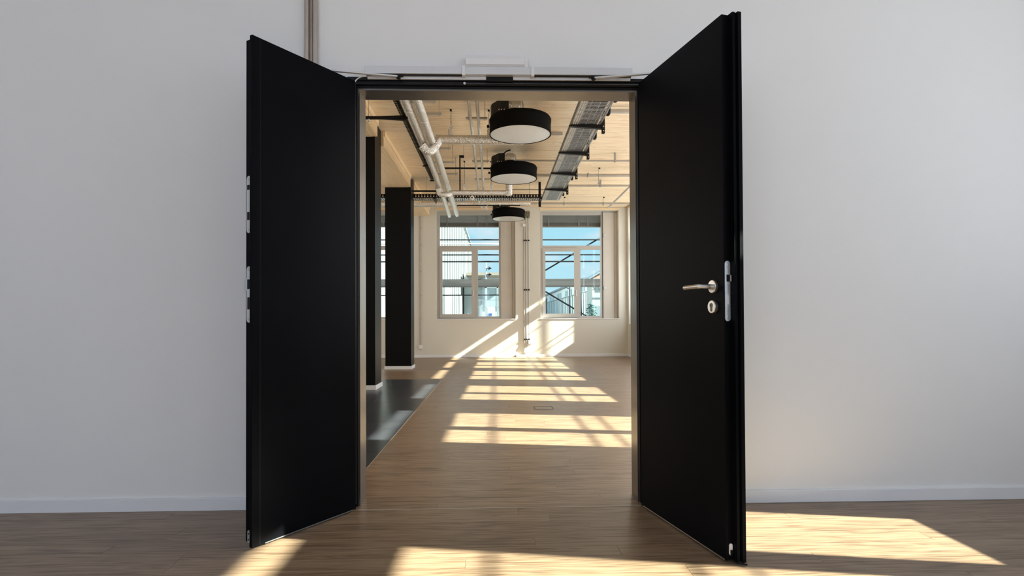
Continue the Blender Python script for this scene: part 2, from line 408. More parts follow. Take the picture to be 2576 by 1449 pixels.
# threshold strip in the doorway
tag(MB().box(-0.68, 0.72, 2.838, 2.845, 0.0, 0.0014, 0.0004).build('trim_1', M['grey_pipe'], kind='structure'), 'thin metal threshold strip across the doorway floor', 'threshold')
# black tile area
tl = thing('floor_2', 'dark slate tile area at the far room left, edged with metal', 'floor', (-3.6, 5.9, 0), kind='structure')
TW, TL = 0.60, 1.18
ty = YM1; rowi = 0
while ty > YB + 0.02:
    tb = max(YB, ty - TL); tx = XM; ci = 0
    while tx > XL + 0.02:
        ta = max(XL, tx - TW)
        poly = [(ta + 0.0015, tb + 0.0015), (tx - 0.0015, tb + 0.0015), (tx - 0.0015, ty - 0.0015), (ta + 0.0015, ty - 0.0015)]
        if rowi == 0 and ci == 0:
            poly = [(ta + 0.0015, tb + 0.0015), (tx - 0.0015, tb + 0.0015), (tx - 0.0015, ty - 0.27), (tx - 0.05, ty - 0.0015), (ta + 0.0015, ty - 0.0015)]
        MB().prism(poly, -0.012, 0.0012).build('tile', M['tile'], tl)
        tx = ta; ci += 1
    ty = tb; rowi += 1
MB().box(XM, XM + 0.004, YB, YM1 - 0.26, -0.012, 0.0018).prism([(XM, YM1 - 0.26), (XM + 0.004, YM1 - 0.26), (XM - 0.046, YM1 + 0.004), (XM - 0.05, YM1)], -0.012, 0.0018).box(XL, XM - 0.048, YM1, YM1 + 0.004, -0.012, 0.0018).build('edge_strip', M['trim'], tl)

# ------------------------------------------------------------------ ceilings
ce = thing('ceiling', 'pale spruce panel ceiling of the far room', 'ceiling', (0, 8, ZC), kind='structure')
MB().box(XL - 0.3, XR + 0.5, YB - 0.06, YF + 0.5, ZC + 0.03, ZC + 0.25).build('slab', M['beam'], ce)
edges = [YB, 4.2, 5.4, 6.6, 7.75, 9.09, 10.1, 11.08, 12.1, YF]
for a, b_ in zip(edges[:-1], edges[1:]):
    MB().box(XL, XR, a + 0.003, b_ - 0.003, ZC, ZC + 0.03, 0.002).build('ceiling_panel', M['ceil'], ce)
tag(MB().box(XLN - 0.3, XR + 0.5, YN - 0.3, YB - 0.06, ZC, ZC + 0.25).build('ceiling_2', M['wall_near'], kind='structure'), 'white ceiling of the near room', 'ceiling')

# ------------------------------------------------------------------ windows
def make_window(idx, fn, label, detail=True):
    """local frame: x to the right seen from inside, y outwards from the inner wall face, z up"""
    w = thing('window_%d' % idx, label, 'window', fn(Vector((0.78, 0.2, NZ0))), kind='structure')
    bd = lambda b, n, m, par=w, kind=None: b.build(n, m, par, fn=fn, kind=kind)
    fy0, fy1 = 0.17, 0.25
    zt0, zt1 = (2.54, 2.635) if idx <= 3 else (2.47, 2.715)
    gt = zt0 - 0.045; S0 = NZ0 if idx <= 3 else SZ0; gb = 0.955 if idx <= 3 else 0.90
    b = MB()
    b.box(0.0, 0.075, fy0, fy1, S0, NZ1); b.box(1.475, 1.50, fy0, fy1, S0, NZ1)
    b.box(0.075, 1.475, fy0, fy1, S0, gb); b.box(0.075, 1.475, fy0, fy1, 3.37, NZ1)
    b.box(0.075, 1.475, fy0, fy1, zt0, zt1); b.box(0.90, 0.975, fy0, fy1, gb, zt0)
    fr = bd(b, 'frame', M['winframe'])
    b = MB()                                            # opening casement
    for x0, x1, z0, z1 in ((0.065, 0.135, gb - 0.025, gt + 0.08), (0.825, 0.905, gb - 0.025, gt + 0.08), (0.135, 0.825, gb - 0.025, gb + 0.057), (0.135, 0.825, gt, gt + 0.08)):
        b.box(x0, x1, fy0 - 0.022, fy0 + 0.03, z0, z1)
    sa = bd(b, 'casement', M['winframe'])
    hb = MB(); hb.box(0.852, 0.872, fy0 - 0.032, fy0 - 0.022, 1.46, 1.58, 0.003); hb.tube([(0.862, fy0 - 0.03, 1.55), (0.862, fy0 - 0.062, 1.55), (0.862, fy0 - 0.064, 1.43)], 0.008, 8)
    bd(hb, 'window_handle', M['alu'], sa)
    for n, (x0, x1, z0, z1) in enumerate(((0.135, 0.825, gb + 0.057, gt), (0.975, 1.475, gb, zt0), (0.075, 1.475, zt1, 3.37))):
        bd(MB().box(x0, x1, 0.205, 0.209, z0, z1), 'pane', M['glass'])
    # gathered outside blind in front of the top pane
    b = MB(); ZB = 3.10 if idx <= 3 else 2.94
    zz = 3.40; s_ = 0
    while zz > ZB + 0.03:
        b.prism([(0.33, zz), (0.39, zz - 0.014), (0.39, zz - 0.011), (0.33, zz + 0.003)], 0.02, 1.50, 'X')
        zz -= 0.027 if zz > ZB + 0.12 else 0.010; s_ += 1
    b.box(0.02, 1.50, 0.34, 0.38, ZB, ZB + 0.03); b.box(0.02, 1.50, 0.32, 0.40, 3.38, 3.45)
    for xx in (0.22, 0.95, 1.17): b.box(xx, xx + 0.03, 0.315, 0.325, ZB + 0.03, 3.36)
    bd(b, 'blind', M['slat'], kind='stuff')
    # boarded panel filling the niche beside the frame
    bd(MB().box(1.50, NW, 0.20, 0.48, S0, NZ1).box(1.519, 1.783, 0.165, 0.1995, S0 + 0.01, NZ1 - 0.02, 0.002).box(1.788, NW - 0.004, 0.165, 0.1995, S0 + 0.01, NZ1 - 0.02, 0.002), 'reveal_panel', M['panel'])
    bd(MB().box(1.503, 1.517, 0.152, 0.20, S0, NZ1), 'gasket', M['gasket'] if idx == 3 else M['winframe'])
    bd(MB().box(-0.01, NW + 0.01, -0.012, 0.17, S0 - 0.004, S0 + 0.012, 0.002), 'sill_board', M['white'])
    bd(MB().box(0.0, NW, -0.010, -0.0005, NZ1 + 0.001, NZ1 + 0.06), 'lintel_board', M['beam'])
    if idx == 3:
        for z_ in (2.87, 1.62): bd(MB().box(1.52, 1.58, 0.10, 0.15, z_ - 0.02, z_ + 0.02, 0.003), 'catch', M['alu'])
    bd(MB().box(-0.02, NW + 0.02, 0.26, 0.54, S0 - 0.03, S0 + 0.005), 'outer_sill', M['alu'])
    return w
FARL = ('far end window partly hidden behind the black columns, leftmost', 'far end window left of the cable conduits, behind the smallest lamp', 'far end window beside the right corner, with a diagonal brace outside')
for i, x0 in enumerate(NX):
    make_window(i + 1, (lambda x0: lambda p: Vector((x0 + p[0], YF + p[1], p[2])))(x0), FARL[i])
for i, yt in enumerate(FAR_WY):
    make_window(i + 4, (lambda yt: lambda p: Vector((XR + p[1], yt - p[0], p[2])))(yt), 'side window of the far room right wall, number %d counted from the door wall' % (i + 1), False)
for i, yb in enumerate(NY):
    make_window(i + 9, (lambda yb: lambda p: Vector((XR + p[1], yb + p[0], p[2])))(yb), 'side window of the near room right wall, number %d counted from the door wall' % (i + 1), False)

for i, xb in enumerate(BACK_X):  # unseen windows added to hold the fill lights
    make_window(i + 12, (lambda xb: lambda p: Vector((xb - p[0], YN - p[1], p[2])))(xb), ('middle', 'right', 'left')[i] + ' window in the wall behind the viewpoint', False)

# ------------------------------------------------------------------ door frame
df = thing('trim_2', 'black stepped steel frame of the double door', 'door frame', (0.02, D, 0), kind='structure')
ZO = 2.098
XI0, XI1 = -0.682, 0.722
def frame_ring(b, x0, x1, zt, t, ya, yb):
    """three-sided frame: inner opening x0..x1, head zt, face width t"""
    b.box(x0 - t, x0, ya, yb, 0, zt + t); b.box(x1, x1 + t, ya, yb, 0, zt + t); b.box(x0, x1, ya, yb, zt, zt + t)
b = MB(); frame_ring(b, XI0, XI1, ZO, 0.05, 2.905, YB + 0.004); b.build('reveal_lining', M['reveal'], df)
b = MB(); frame_ring(b, XI0 - 0.018, XI1 + 0.018, ZO + 0.018, 0.03, 2.872, 2.905); b.build('rebate', M['black_frame'], df)
b = MB(); frame_ring(b, XI0 - 0.036, XI1 + 0.036, ZO + 0.034, 0.016, 2.862, 2.880); b.build('face_trim', M['black_frame'], df)
b = MB(); frame_ring(b, XI0 - 0.010, XI1 + 0.010, ZO + 0.010, 0.006, 2.893, 2.906); b.build('seal', M['black'], df)
MB().box(-0.15, XI1 + 0.01, 2.868, 2.873, ZO + 0.023, ZO + 0.0245).build('closing_edge', M['darkgrey'], df)  # thin grey strip standing in for the highlight along the seal
MB().lathe([(0.0, 0), (0.006, 0), (0.006, 0.006), (0, 0.006)], (-0.15, 2.866, ZO + 0.024), 12, 'Y').build('screw', M['wire'], df)
b = MB(); frame_ring(b, XI0 - 0.02, XI1 + 0.02, ZO + 0.02, 0.05, YB, YB + 0.01); b.build('back_trim', M['black_frame'], df)

# ------------------------------------------------------------------ door leaves (local: +x along the leaf from hinge, +y = away from the visible face)
def capsule(u0, u1, z0, z1, n=8):
    r = (u1 - u0) / 2; c = (u0 + u1) / 2; pts = []
    for k in range(n + 1): a = math.pi * k / n; pts.append((c + r * math.cos(a), z1 - r + r * math.sin(a)))
    for k in range(n + 1): a = math.pi + math.pi * k / n; pts.append((c + r * math.cos(a), z0 + r + r * math.sin(a)))
    return pts
HL = 2.112
# left leaf
ux, uy = (-0.9942 + 0.6851), (2.3657 - 2.8271)
LL = math.hypot(ux, uy); rzL = math.atan2(uy, ux)
# local +y for the left leaf = rotate(+90) of u -> points to the opening side; the body lies at negative y
dl = thing('door_1', 'left black door leaf standing open past ninety degrees, without handle', 'door', (-0.6851, 2.8271, 0), rzL, kind='structure', local=True)
Z0 = 0.010
b = MB().box(0.0, LL, -0.016, 0.0, Z0, HL, 0.0012).box(0.0, LL - 0.013, -0.060, -0.016, Z0 + 0.012, HL - 0.006, 0.001)
b.build('panel', M['black_door'], dl)
MB().box(LL - 0.0375, LL - 0.0355, -0.004, 0.0004, Z0, HL).build('edge_groove', M['black'], dl)
MB().box(0.02, LL - 0.06, -0.012, 0.0012, Z0 - 0.001, Z0 + 0.003).build('drop_seal', M['darkgrey'], dl)
MB().box(-0.012, 0.0, -0.05, -0.008, Z0 + 0.02, HL - 0.01).build('hinge_edge', M['black_frame'], dl)
def edge_plate(parent, name, xe, ya, yb, z0, z1, m):
    r = (yb - ya) / 2; c = (ya + yb) / 2; pts = []
    for k in range(9): a = math.pi * k / 8; pts.append((c + r * math.cos(a), z1 - r + r * math.sin(a)))
    for k in range(9): a = math.pi + math.pi * k / 8; pts.append((c + r * math.cos(a), z0 + r + r * math.sin(a)))
    return MB().prism(pts, xe, xe + 0.003, 'X').build(name, m, parent)
XE = LL - 0.013
p = edge_plate(dl, 'bolt_plate', XE, -0.052, -0.024, 1.298, 1.536, M['zinc'])
for z_, n in ((1.312, 1), (1.522, 1)): MB().lathe([(0, 0.003), (0.005, 0.003), (0.005, 0.0045), (0, 0.0045)], (XE, -0.038, z_), 10, 'X').build('screw', M['steel'], p)
MB().box(XE + 0.0025, XE + 0.006, -0.045, -0.032, 1.352, 1.385).box(XE + 0.0025, XE + 0.006, -0.045, -0.032, 1.478, 1.498).build('lever_slot', M['black'], p)
p = edge_plate(dl, 'strike_plate', XE, -0.052, -0.024, 0.927, 1.160, M['zinc'])
MB().box(XE + 0.0025, XE + 0.0045, -0.046, -0.030, 1.066, 1.106).box(XE + 0.0025, XE + 0.0045, -0.045, -0.031, 0.982, 1.032).build('latch_slot', M['black'], p)
MB().box(XE, XE + 0.008, -0.062, -0.052, 1.058, 1.112, 0.001).build('strike_lip', M['zinc'], p)
for z_ in (0.941, 1.146): MB().lathe([(0, 0.003), (0.005, 0.003), (0.005, 0.0045), (0, 0.0045)], (XE, -0.038, z_), 10, 'X').build('screw', M['steel'], p)
p = edge_plate(dl, 'flush_bolt', XE, -0.046, -0.028, 0.020, 0.072, M['zinc'])
for z_ in (0.034, 0.058): MB().lathe([(0, 0.003), (0.003, 0.003), (0.003, 0.0045), (0, 0.0045)], (XE, -0.037, z_), 8, 'X').build('screw', M['black'], p)
MB().box(0.12, 0.40, -0.115, -0.060, HL - 0.075, HL - 0.015, 0.004).build('closer_body', M['alu'], dl)
for z_ in (0.22, 1.05, 1.88): MB().tube([(-0.008, -0.066, z_ - 0.06), (-0.008, -0.066, z_ + 0.06)], 0.010, 12).build('hinge', M['black_frame'], dl)

# right leaf: visible face on its left side (towards the opening), body at positive local y
ux, uy = (0.8786 - 0.7212), (2.1716 - 2.8285)
LR = math.hypot(ux, uy); rzR = math.atan2(uy, ux)
dr = thing('door_2', 'right black door leaf standing open, with steel lever handle', 'door', (0.7212, 2.8285, 0), rzR, kind='structure', local=True)
# local +y for this rotation points to the right-hand (far) side
prof = [(0.0, 0.0), (LR, 0.0), (LR, 0.028), (LR + 0.028, 0.028), (LR + 0.028, 0.040), (LR + 0.020, 0.0415), (LR + 0.020, 0.0455), (LR + 0.035, 0.047), (LR + 0.035, 0.062), (0.0, 0.062)]
MB().prism(prof, Z0, HL).build('panel', M['black_door'], dr)
MB().box(0.02, LR - 0.01, -0.0012, 0.012, Z0 - 0.001, Z0 + 0.003).build('drop_seal', M['bronze'], dr)
MB().box(-0.012, 0.0, 0.008, 0.05, Z0 + 0.02, HL - 0.01).build('hinge_edge', M['black_frame'], dr)
# lever handle
hz, hu = 1.062, 0.612
hd = MB().lathe([(0, 0.0), (0.026, 0.0), (0.026, -0.009), (0.024, -0.011), (0, -0.011)], (hu, 0, hz), 32, 'Y').build('handle', M['steel'], dr)
pts = [(hu, -0.008, hz), (hu, -0.0642, hz), (hu - 0.0015, -0.0655, hz), (hu - 0.104, -0.0655, hz - 0.001)]
MB().tube(pts, [0.009, 0.009, 0.010, 0.009], 20).build('lever', M['steel'], hd)
cz = 0.982
cy_ = MB().lathe([(0, 0.0), (0.026, 0.0), (0.026, -0.011), (0.024, -0.013), (0, -0.013)], (hu, 0, cz), 32, 'Y').build('cylinder_rosette', M['steel'], dr)
MB().lathe([(0, -0.0128), (0.0085, -0.0128), (0.0085, -0.0150), (0, -0.0150)], (hu, 0, cz + 0.006), 20, 'Y').box(hu - 0.005, hu + 0.005, -0.0148, -0.0128, cz - 0.018, cz + 0.004).build('lock_cylinder', M['darkgrey'], cy_)
MB().box(hu - 0.001, hu + 0.001, -0.0155, -0.0145, cz, cz + 0.011).build('keyhole', M['black'], cy_)
# faceplate on the edge
p = edge_plate(dr, 'lock_faceplate', LR, 0.003, 0.0265, 0.925, 1.158, M['zinc'])
for z_ in (0.940, 0.966, 1.142): MB().lathe([(0, 0.003), (0.005, 0.003), (0.005, 0.005), (0, 0.005)], (LR, 0.0145, z_), 12, 'X').build('screw', M['steel'], p)
MB().box(LR + 0.0025, LR + 0.0045, 0.010, 0.026, 1.078, 1.104).build('latch_recess', M['black'], p)
MB().prism([(LR, 0.022), (LR + 0.010, 0.0265), (LR, 0.0265)], 1.079, 1.103).build('latch', M['steel'], p)
MB().box(LR + 0.0025, LR + 0.006, 0.0115, 0.0190, 0.990, 1.026).build('dead_bolt', M['alu'], p)
p = edge_plate(dr, 'bottom_plate', LR, 0.012, 0.026, 0.030, 0.074, M['white'])
MB().box(LR + 0.0025, LR + 0.007, 0.0155, 0.0235, 0.032, 0.050).build('seal_button', M['black'], p)
MB().tube([(LR - 0.01, 0.02, 0.012), (LR + 0.02, 0.03, 0.009), (LR + 0.05, 0.055, 0.008)], 0.004, 8).build('seal_end', M['black'], dr)
MB().box(0.12, 0.42, 0.062, 0.115, HL - 0.075, HL - 0.015, 0.004).build('closer_body', M['alu'], dr)
for z_ in (0.22, 1.05, 1.88): MB().tube([(-0.008, 0.068, z_ - 0.06), (-0.008, 0.068, z_ + 0.06)], 0.010, 12).build('hinge', M['black_frame'], dr)

# ------------------------------------------------------------------ slide rail of the door closers, arms, cover box, cable loop
gr = thing('closer_rail', 'long silver closer slide rail over the double door head', 'door closer', (0.02, 2.85, 2.16))
MB().box(-0.638, -0.152, 2.822, D, 2.150, 2.187, 0.002).box(-0.150, 0.190, 2.822, D, 2.148, 2.187, 0.002).box(0.194, 0.690, 2.822, D, 2.150, 2.187, 0.002).build('rail_profile', M['alu'], gr)
for xa, xb in ((-0.63, -0.155), (0.196, 0.685)): MB().box(xa, xb, 2.832, 2.846, 2.1465, 2.151).build('slide_groove', M['black'], gr)
MB().box(-0.632, -0.040, 2.853, 2.862, 2.135, 2.150, 0.001).box(0.093, 0.686, 2.853, 2.862, 2.135, 2.150, 0.001).build('back_plate', M['white'], gr)
for xb in (-0.152, 0.191): MB().box(xb - 0.008, xb + 0.008, 2.815, D, 2.140, 2.190, 0.002).build('joint_clip', M['white'], gr)
MB().box(-0.041, 0.094, 2.850, 2.866, 2.128, 2.149).build('coordinator', M['black'], gr)
def closer_arm(lab, x0, y0, x1, y1):
    a = MB().bar((x0, y0, 2.133), (x1, y1, 2.140), 0.016, 0.007).build('closer_arm', M['alu'], gr)
    MB().tube([(x1, y1, 2.130), (x1, y1, 2.147)], 0.010, 16).box(x1 - 0.022, x1 + 0.022, y1 - 0.007, y1 + 0.007, 2.141, 2.1465).build('slide_block', M['black'], a)
closer_arm('silver closer arm from the left leaf to the rail', -0.93, 2.725, -0.475, 2.838)
closer_arm('silver closer arm from the right leaf to the rail', 0.885, 2.735, 0.497, 2.838)
cb_ = thing('cover_box', 'small white cover box on the wall above the closer rail', 'cover box', (0.0, D, 2.19))
MB().prism([(D, 2.187), (D - 0.040, 2.187), (D - 0.055, 2.199), (D - 0.058, 2.225), (D - 0.045, 2.247), (D, 2.250)], -0.141, 0.150, 'X').build('cover', M['white'], cb_)
MB().box(0.150, 0.166, D - 0.045, D, 2.187, 2.243, 0.003).build('end_cap', M['white'], cb_)
pts = []
for k in range(11):
    a = math.pi / 2 * k / 10
    pts.append((-0.642 - 0.055 * math.sin(a) + 0.0, 2.845 - 0.02 * k / 10, 2.145 - 0.068 * (1 - math.cos(a)) - 0.002))
tag(MB().tube(pts, 0.0028, 8).build('cable_loop', M['wire'], loc=(-0.66, 2.84, 2.12)), 'short silver cable loop at the top left frame corner', 'cable')

for i, (x, r) in enumerate(((-0.9315, 0.0120), (-0.9115, 0.0070), (-0.8915, 0.0120))):
    t = thing('conduit', ('leftmost of the three steel pipes on the white wall above the left leaf', 'middle and thinnest of the three steel pipes above the left leaf', 'rightmost of the three steel pipes on the white wall above the left leaf')[i], 'pipe', (x, D - 0.018, 2.0), group='steel pipes up the white wall')
    yy = D - (0.020 if i != 1 else 0.012)
    MB().tube([(x, yy, 1.75), (x, yy, ZC - 0.002)], r, 16).build('pipe_run', M['bronze'], t)
    for z_ in (1.9, 2.75): MB().box(x - r + 0.001, x + r - 0.001, D - 0.030, D, z_, z_ + 0.015).build('clip', M['galv'], t)

# ------------------------------------------------------------------ columns, beam
def column(lab, y0, y1, xr):
    c = thing('column', lab, 'column', (-1.78, y0, 0))
    MB().box(-2.00, xr - 0.042, y0, y1, 0.055, 3.312, 0.003).build('shaft', M['black_col'], c)
    MB().box(xr - 0.047, xr, y0, y1, 0.055, ZC - 0.004, 0.002).build('side_fin', M['black_col'], c)
    MB().box(-2.015, xr + 0.014, y0 - 0.015, y1 + 0.015, 0.0, 0.058, 0.003).build('plinth', M['skirt'], c)
column('nearer black column with white plinth, standing on the dark tiles', 7.52, 7.92, -1.570)
column('farther black column with white plinth, in front of the left window', 10.45, 10.84, -1.532)
bm_ = thing('beam', 'long spruce beam over the black columns', 'beam', (-1.8, 8, 3.31))
MB().box(-2.02, -1.60, YB + 0.01, YF - 0.01, 3.314, ZC - 0.002).box(-1.60, -1.535, YB + 0.01, 7.51, 3.314, ZC - 0.002).box(-1.60, -1.535, 7.93, 10.44, 3.314, ZC - 0.002).box(-1.60, -1.535, 10.85, YF - 0.01, 3.314, ZC - 0.002).build('lower_board', M['beam'], bm_)
MB().box(-1.535, -1.515, YB + 0.01, 7.50, 3.45, ZC - 0.002).box(-1.535, -1.515, 7.94, 10.42, 3.45, ZC - 0.002).box(-1.535, -1.515, 10.87, YF - 0.01, 3.45, ZC - 0.002).build('cover_strip', M['beam'], bm_)

# ------------------------------------------------------------------ pendant lamps
def make_lamp():
    R = 0.36; H = 0.20
    t = thing('pendant_lamp', 'nearest', 'lamp', (0, 0, 0), local=True, group='round black pendant lamps')
    MB().lathe([(R - 0.012, 0.004), (R - 0.012, 0.0), (R, 0.0), (R + 0.001, 0.012), (R - 0.003, 0.02), (R - 0.004, H - 0.075), (R, H - 0.065), (R + 0.002, H - 0.03), (R - 0.012, H - 0.008), (R - 0.03, H), (R - 0.05, H), (0.02, H)], seg=96).build('drum_shade', M['drum'], t)
    MB().lathe([(R - 0.011, 0.004), (R - 0.016, 0.003), (0.001, 0.003)], seg=96).build('diffuser', M['diff'], t)
    a = [(-0.345, 0.02), (-0.33, -0.06), (-0.23, -0.22), (-0.14, -0.245), (-0.14, 0.25), (-0.26, 0.25), (-0.335, 0.12)]
    g = MB().prism(a, H - 0.01, H + 0.14).build('driver_box', M['black'], t)
    for xx in (-0.25, -0.22, -0.19): MB().lathe([(0, 0), (0.005, 0), (0.005, -0.005), (0, -0.005)], (xx, -0.245, H + 0.01), 8, 'Y').build('screw', M['wire'], g)
    MB().lathe([(0.085, H), (0.09, H + 0.01), (0.09, H + 0.045), (0.06, H + 0.045)], (-0.06, -0.12, 0), 24).build('lamp_socket', M['black'], t)
    MB().lathe([(0.089, H + 0.045), (0.098, H + 0.07), (0.098, H + 0.11), (0.088, H + 0.14), (0.065, H + 0.155), (0.01, H + 0.158)], (-0.06, -0.12, 0), 28).build('clear_dome', M['clear'], t)
    k = MB().lathe([(0, 0), (0.016, 0), (0.02, 0.02), (0.012, 0.03), (0, 0.03)], (-R - 0.03, 0.0, H - 0.10), 12, 'X'); k.build('side_knob', M['black'], t)
    for a_ in (0.5, 2.6, 4.71):
        x, y = 0.27 * math.cos(a_), 0.27 * math.sin(a_)
        MB().tube([(x, y, H), (x * 0.9, y * 0.9, ZC - 3.065)], 0.0018, 6).build('suspension_wire', M['wire'], t)
    MB().tube([(-0.17, -0.08, H + 0.13), (-0.15, -0.07, H + 0.18), (-0.11, -0.05, H + 0.22), (-0.05, -0.03, H + 0.245)], 0.011, 8).build('power_cable', M['black'], t)
    return t
lamp = make_lamp(); lamp.location = (0.300, 6.64, 3.065); lamp['label'] = 'nearest and largest-looking of the three round black drum lamps'
dup(lamp, (0.292, 8.79, 3.065), 'middle one of the three round black drum lamps')
dup(lamp, (0.297, 12.40, 3.065), 'farthest of the three round black drum lamps, in front of the left window')

# ------------------------------------------------------------------ foil-wrapped ducts
def duct(name, lab, pts, r, cat='duct', group=None, bands=(), seg=20):
    t = thing(name, lab, cat, pts[0], group=group)
    MB().tube(pts, r, seg).build('foil_jacket', M['foil'], t)
    for p_ in bands:
        MB().tube([(p_[0], p_[1] - 0.012, p_[2]), (p_[0], p_[1] + 0.012, p_[2])], p_[3], seg).build('tape_band', M['alu'], t)
    return t
def smooth_path(pts, n=6):
    P = [Vector(p) for p in pts]; out = []
    P = [P[0] * 2 - P[1]] + P + [P[-1] * 2 - P[-2]]
    for i in range(1, len(P) - 2):
        for k in range(n):
            t = k / n
            out.append(0.5 * ((2 * P[i]) + (P[i + 1] - P[i - 1]) * t + (2 * P[i - 1] - 5 * P[i] + 4 * P[i + 1] - P[i + 2]) * t * t + (3 * P[i] - P[i - 1] - 3 * P[i + 1] + P[i + 2]) * t ** 3))
    out.append(P[-2]); return out
duct('foil_duct', 'left one of the two thick foil ducts running under the ceiling', [(-0.885, 3.3, 3.1), (-0.885, 6.6, 3.1), (-0.895, 8.5, 3.1), (-0.93, 10.3, 3.1), (-0.955, 11.9, 3.09), (-0.965, 12.1, 3.085), (-0.966, 12.14, 3.08)], [0.046, 0.046, 0.046, 0.045, 0.043, 0.042, 0.02], bands=[(-0.885, 5.9, 3.1, 0.048), (-0.895, 8.5, 3.1, 0.048)])
duct('foil_duct', 'right one of the two thick foil ducts running under the ceiling', [(-0.765, 3.3, 3.1), (-0.768, 7.8, 3.1), (-0.785, 10.3, 3.1), (-0.80, 11.95, 3.10), (-0.80, 12.08, 3.10), (-0.80, 12.11, 3.10)], [0.046, 0.046, 0.045, 0.043, 0.04, 0.02], bands=[(-0.766, 6.2, 3.1, 0.048), (-0.775, 9.1, 3.1, 0.048)])
pth = smooth_path([(0.355, 7.09, 3.145), (-0.63, 7.09, 3.145), (-0.69, 7.08, 3.135), (-0.755, 7.03, 3.02), (-0.82, 7.01, 2.985), (-0.885, 6.98, 3.045)])
duct('cross_duct', 'foil duct crossing behind the nearest black lamp', pth, 0.058, bands=[])
pth = smooth_path([(0.225, 9.45, 3.0), (-0.66, 9.45, 3.0), (-0.73, 9.44, 2.98), (-0.80, 9.40, 2.955), (-0.90, 9.40, 2.97), (-0.925, 9.38, 3.05)])
t = duct('cross_duct', 'foil duct crossing behind the middle lamp, turning up at its right end', pth, 0.044)
MB().tube([(0.235, 9.45, 2.958), (0.235, 9.45, 3.30)], 0.056, 20).build('riser', M['foil'], t)
t = duct('main_duct', 'thick foil duct running across the far end of the room', [(-6.4, 12.0, 3.32), (-0.95, 12.0, 3.32)], 0.072)
MB().tube([(-0.95, 12.0, 3.33), (0.75, 12.0, 3.33)], 0.046, 16).build('thin_run', M['foil'], t)
for i, (x, lab) in enumerate(((-0.287, 'left one of the two thin foil pipes left of the lamps'), (-0.196, 'right one of the two thin foil pipes left of the lamps'))):
    duct('foil_pipe', lab, [(x + 0.008, 3.3, 3.3), (x, 8.8, 3.3), (x - 0.022, 11.4, 3.3), (x - 0.026, 11.65, 3.28), (x - 0.0, 11.8, 3.24), (x + 0.03, 11.9, 3.20)], 0.0185 + 0.001 * i, 'pipe', bands=[(x, 7.7 + i * 0.2, 3.3, 0.020), (x - 0.005, 9.9, 3.3, 0.020)], seg=14)

# trapeze hangers: short channel on two threaded rods
def trapeze(lab, x0, x1, y, z, group):
    t = thing('pipe_hanger', lab, 'hanger', ((x0 + x1) / 2, y, z), group=group)
    MB().box(x0, x1, y - 0.02, y + 0.02, z, z + 0.018).build('channel', M['grey_pipe'], t)
    for x in (x0 + 0.03, x1 - 0.03): MB().tube([(x, y, z - 0.02), (x, y, ZC - 0.001)], 0.004, 8).build('threaded_rod', M['grey_pipe'], t)
for i, (y, z) in enumerate(((5.9, 3.165), (6.5, 3.25), (7.84, 3.25), (8.55, 3.25), (9.25, 3.25), (11.0, 3.165))):
    trapeze('%s channel hanger over the two thick foil ducts' % ('nearest', 'second nearest', 'third nearest', 'fourth nearest', 'fifth nearest', 'farthest')[i], -0.97 + 0.09 * (i == 1), -0.60, y, z, 'hangers above the thick ducts')
for i, y in enumerate((6.85, 8.75, 9.9)):
    trapeze('%s channel hanger over the two thin foil pipes' % ('nearest', 'middle', 'farthest')[i], -0.345, -0.085, y, 3.325, 'hangers above the thin pipes')

# insulated droppers above the cross ducts
for i, (x, y, z) in enumerate(((-0.54, 7.09, 3.22), (-0.07, 7.09, 3.22), (-0.50, 9.45, 3.04), (-0.06, 9.45, 3.04), (-1.30, 12.0, 3.38))):
    t = thing('duct_hanger', ('foil-wrapped hanger on the near cross duct, left of the thin pipes', 'foil-wrapped hanger on the near cross duct, beside the nearest lamp', 'foil-wrapped hanger on the second cross duct, left of the thin pipes', 'foil-wrapped hanger on the second cross duct, right of the thin pipes', 'foil-wrapped hanger on the far main duct beside the farther column')[i], 'hanger', (x, y, z), group='foil-wrapped duct hangers')
    MB().box(x - 0.022, x + 0.022, y - 0.02, y + 0.02, z - 0.01, min(z + 0.10, ZC - 0.03), 0.003).build('foil_sleeve', M['foil'], t)
    MB().tube([(x, y, z + 0.08), (x, y, ZC - 0.05), (x + 0.012, y, ZC - 0.02), (x - 0.01, y, ZC - 0.001)], 0.005, 8).build('rod', M['galv'], t)
    MB().box(x - 0.014, x + 0.010, y - 0.01, y + 0.01, ZC - 0.022, ZC - 0.001).build('anchor', M['darkgalv'], t)

# ------------------------------------------------------------------ cable trays
def perforated_rail(b, x0, x1, y0, y1, z0, z1, axis, pitch=0.05):
    """upright rail made of two lips and short posts, so daylight shows through its slots"""
    h = z1 - z0
    def bx(a0, a1, zz0, zz1):
        if axis == 'Y': b.box(x0, x1, a0, a1, zz0, zz1)
        else: b.box(a0, a1, y0, y1, zz0, zz1)
    A0, A1 = (y0, y1) if axis == 'Y' else (x0, x1)
    bx(A0, A1, z0, z0 + h * 0.22); bx(A0, A1, z0 + h * 0.42, z0 + h * 0.60); bx(A0, A1, z0 + h * 0.80, z1)
    n = int((A1 - A0) / pitch)
    for i in range(n): bx(A0 + i * pitch, A0 + i * pitch + pitch * 0.55, z0 + h * 0.2, z0 + h * 0.82)
tr = thing('cable_tray', 'wide perforated steel cable tray right of the round lamps', 'cable tray', (1.05, 4.0, 3.15))
X0, X1, Y0_, Y1_ = 0.885, 1.225, 3.6, 10.80
b = MB(); perforated_rail(b, X0, X0 + 0.004, Y0_, Y1_, 3.150, 3.215, 'Y'); b.build('left_rail', M['galv'], tr, kind='stuff')
b = MB(); perforated_rail(b, X1 - 0.004, X1, Y0_, Y1_, 3.150, 3.215, 'Y'); b.build('right_rail', M['galv'], tr, kind='stuff')
b = MB()
yy = Y0_
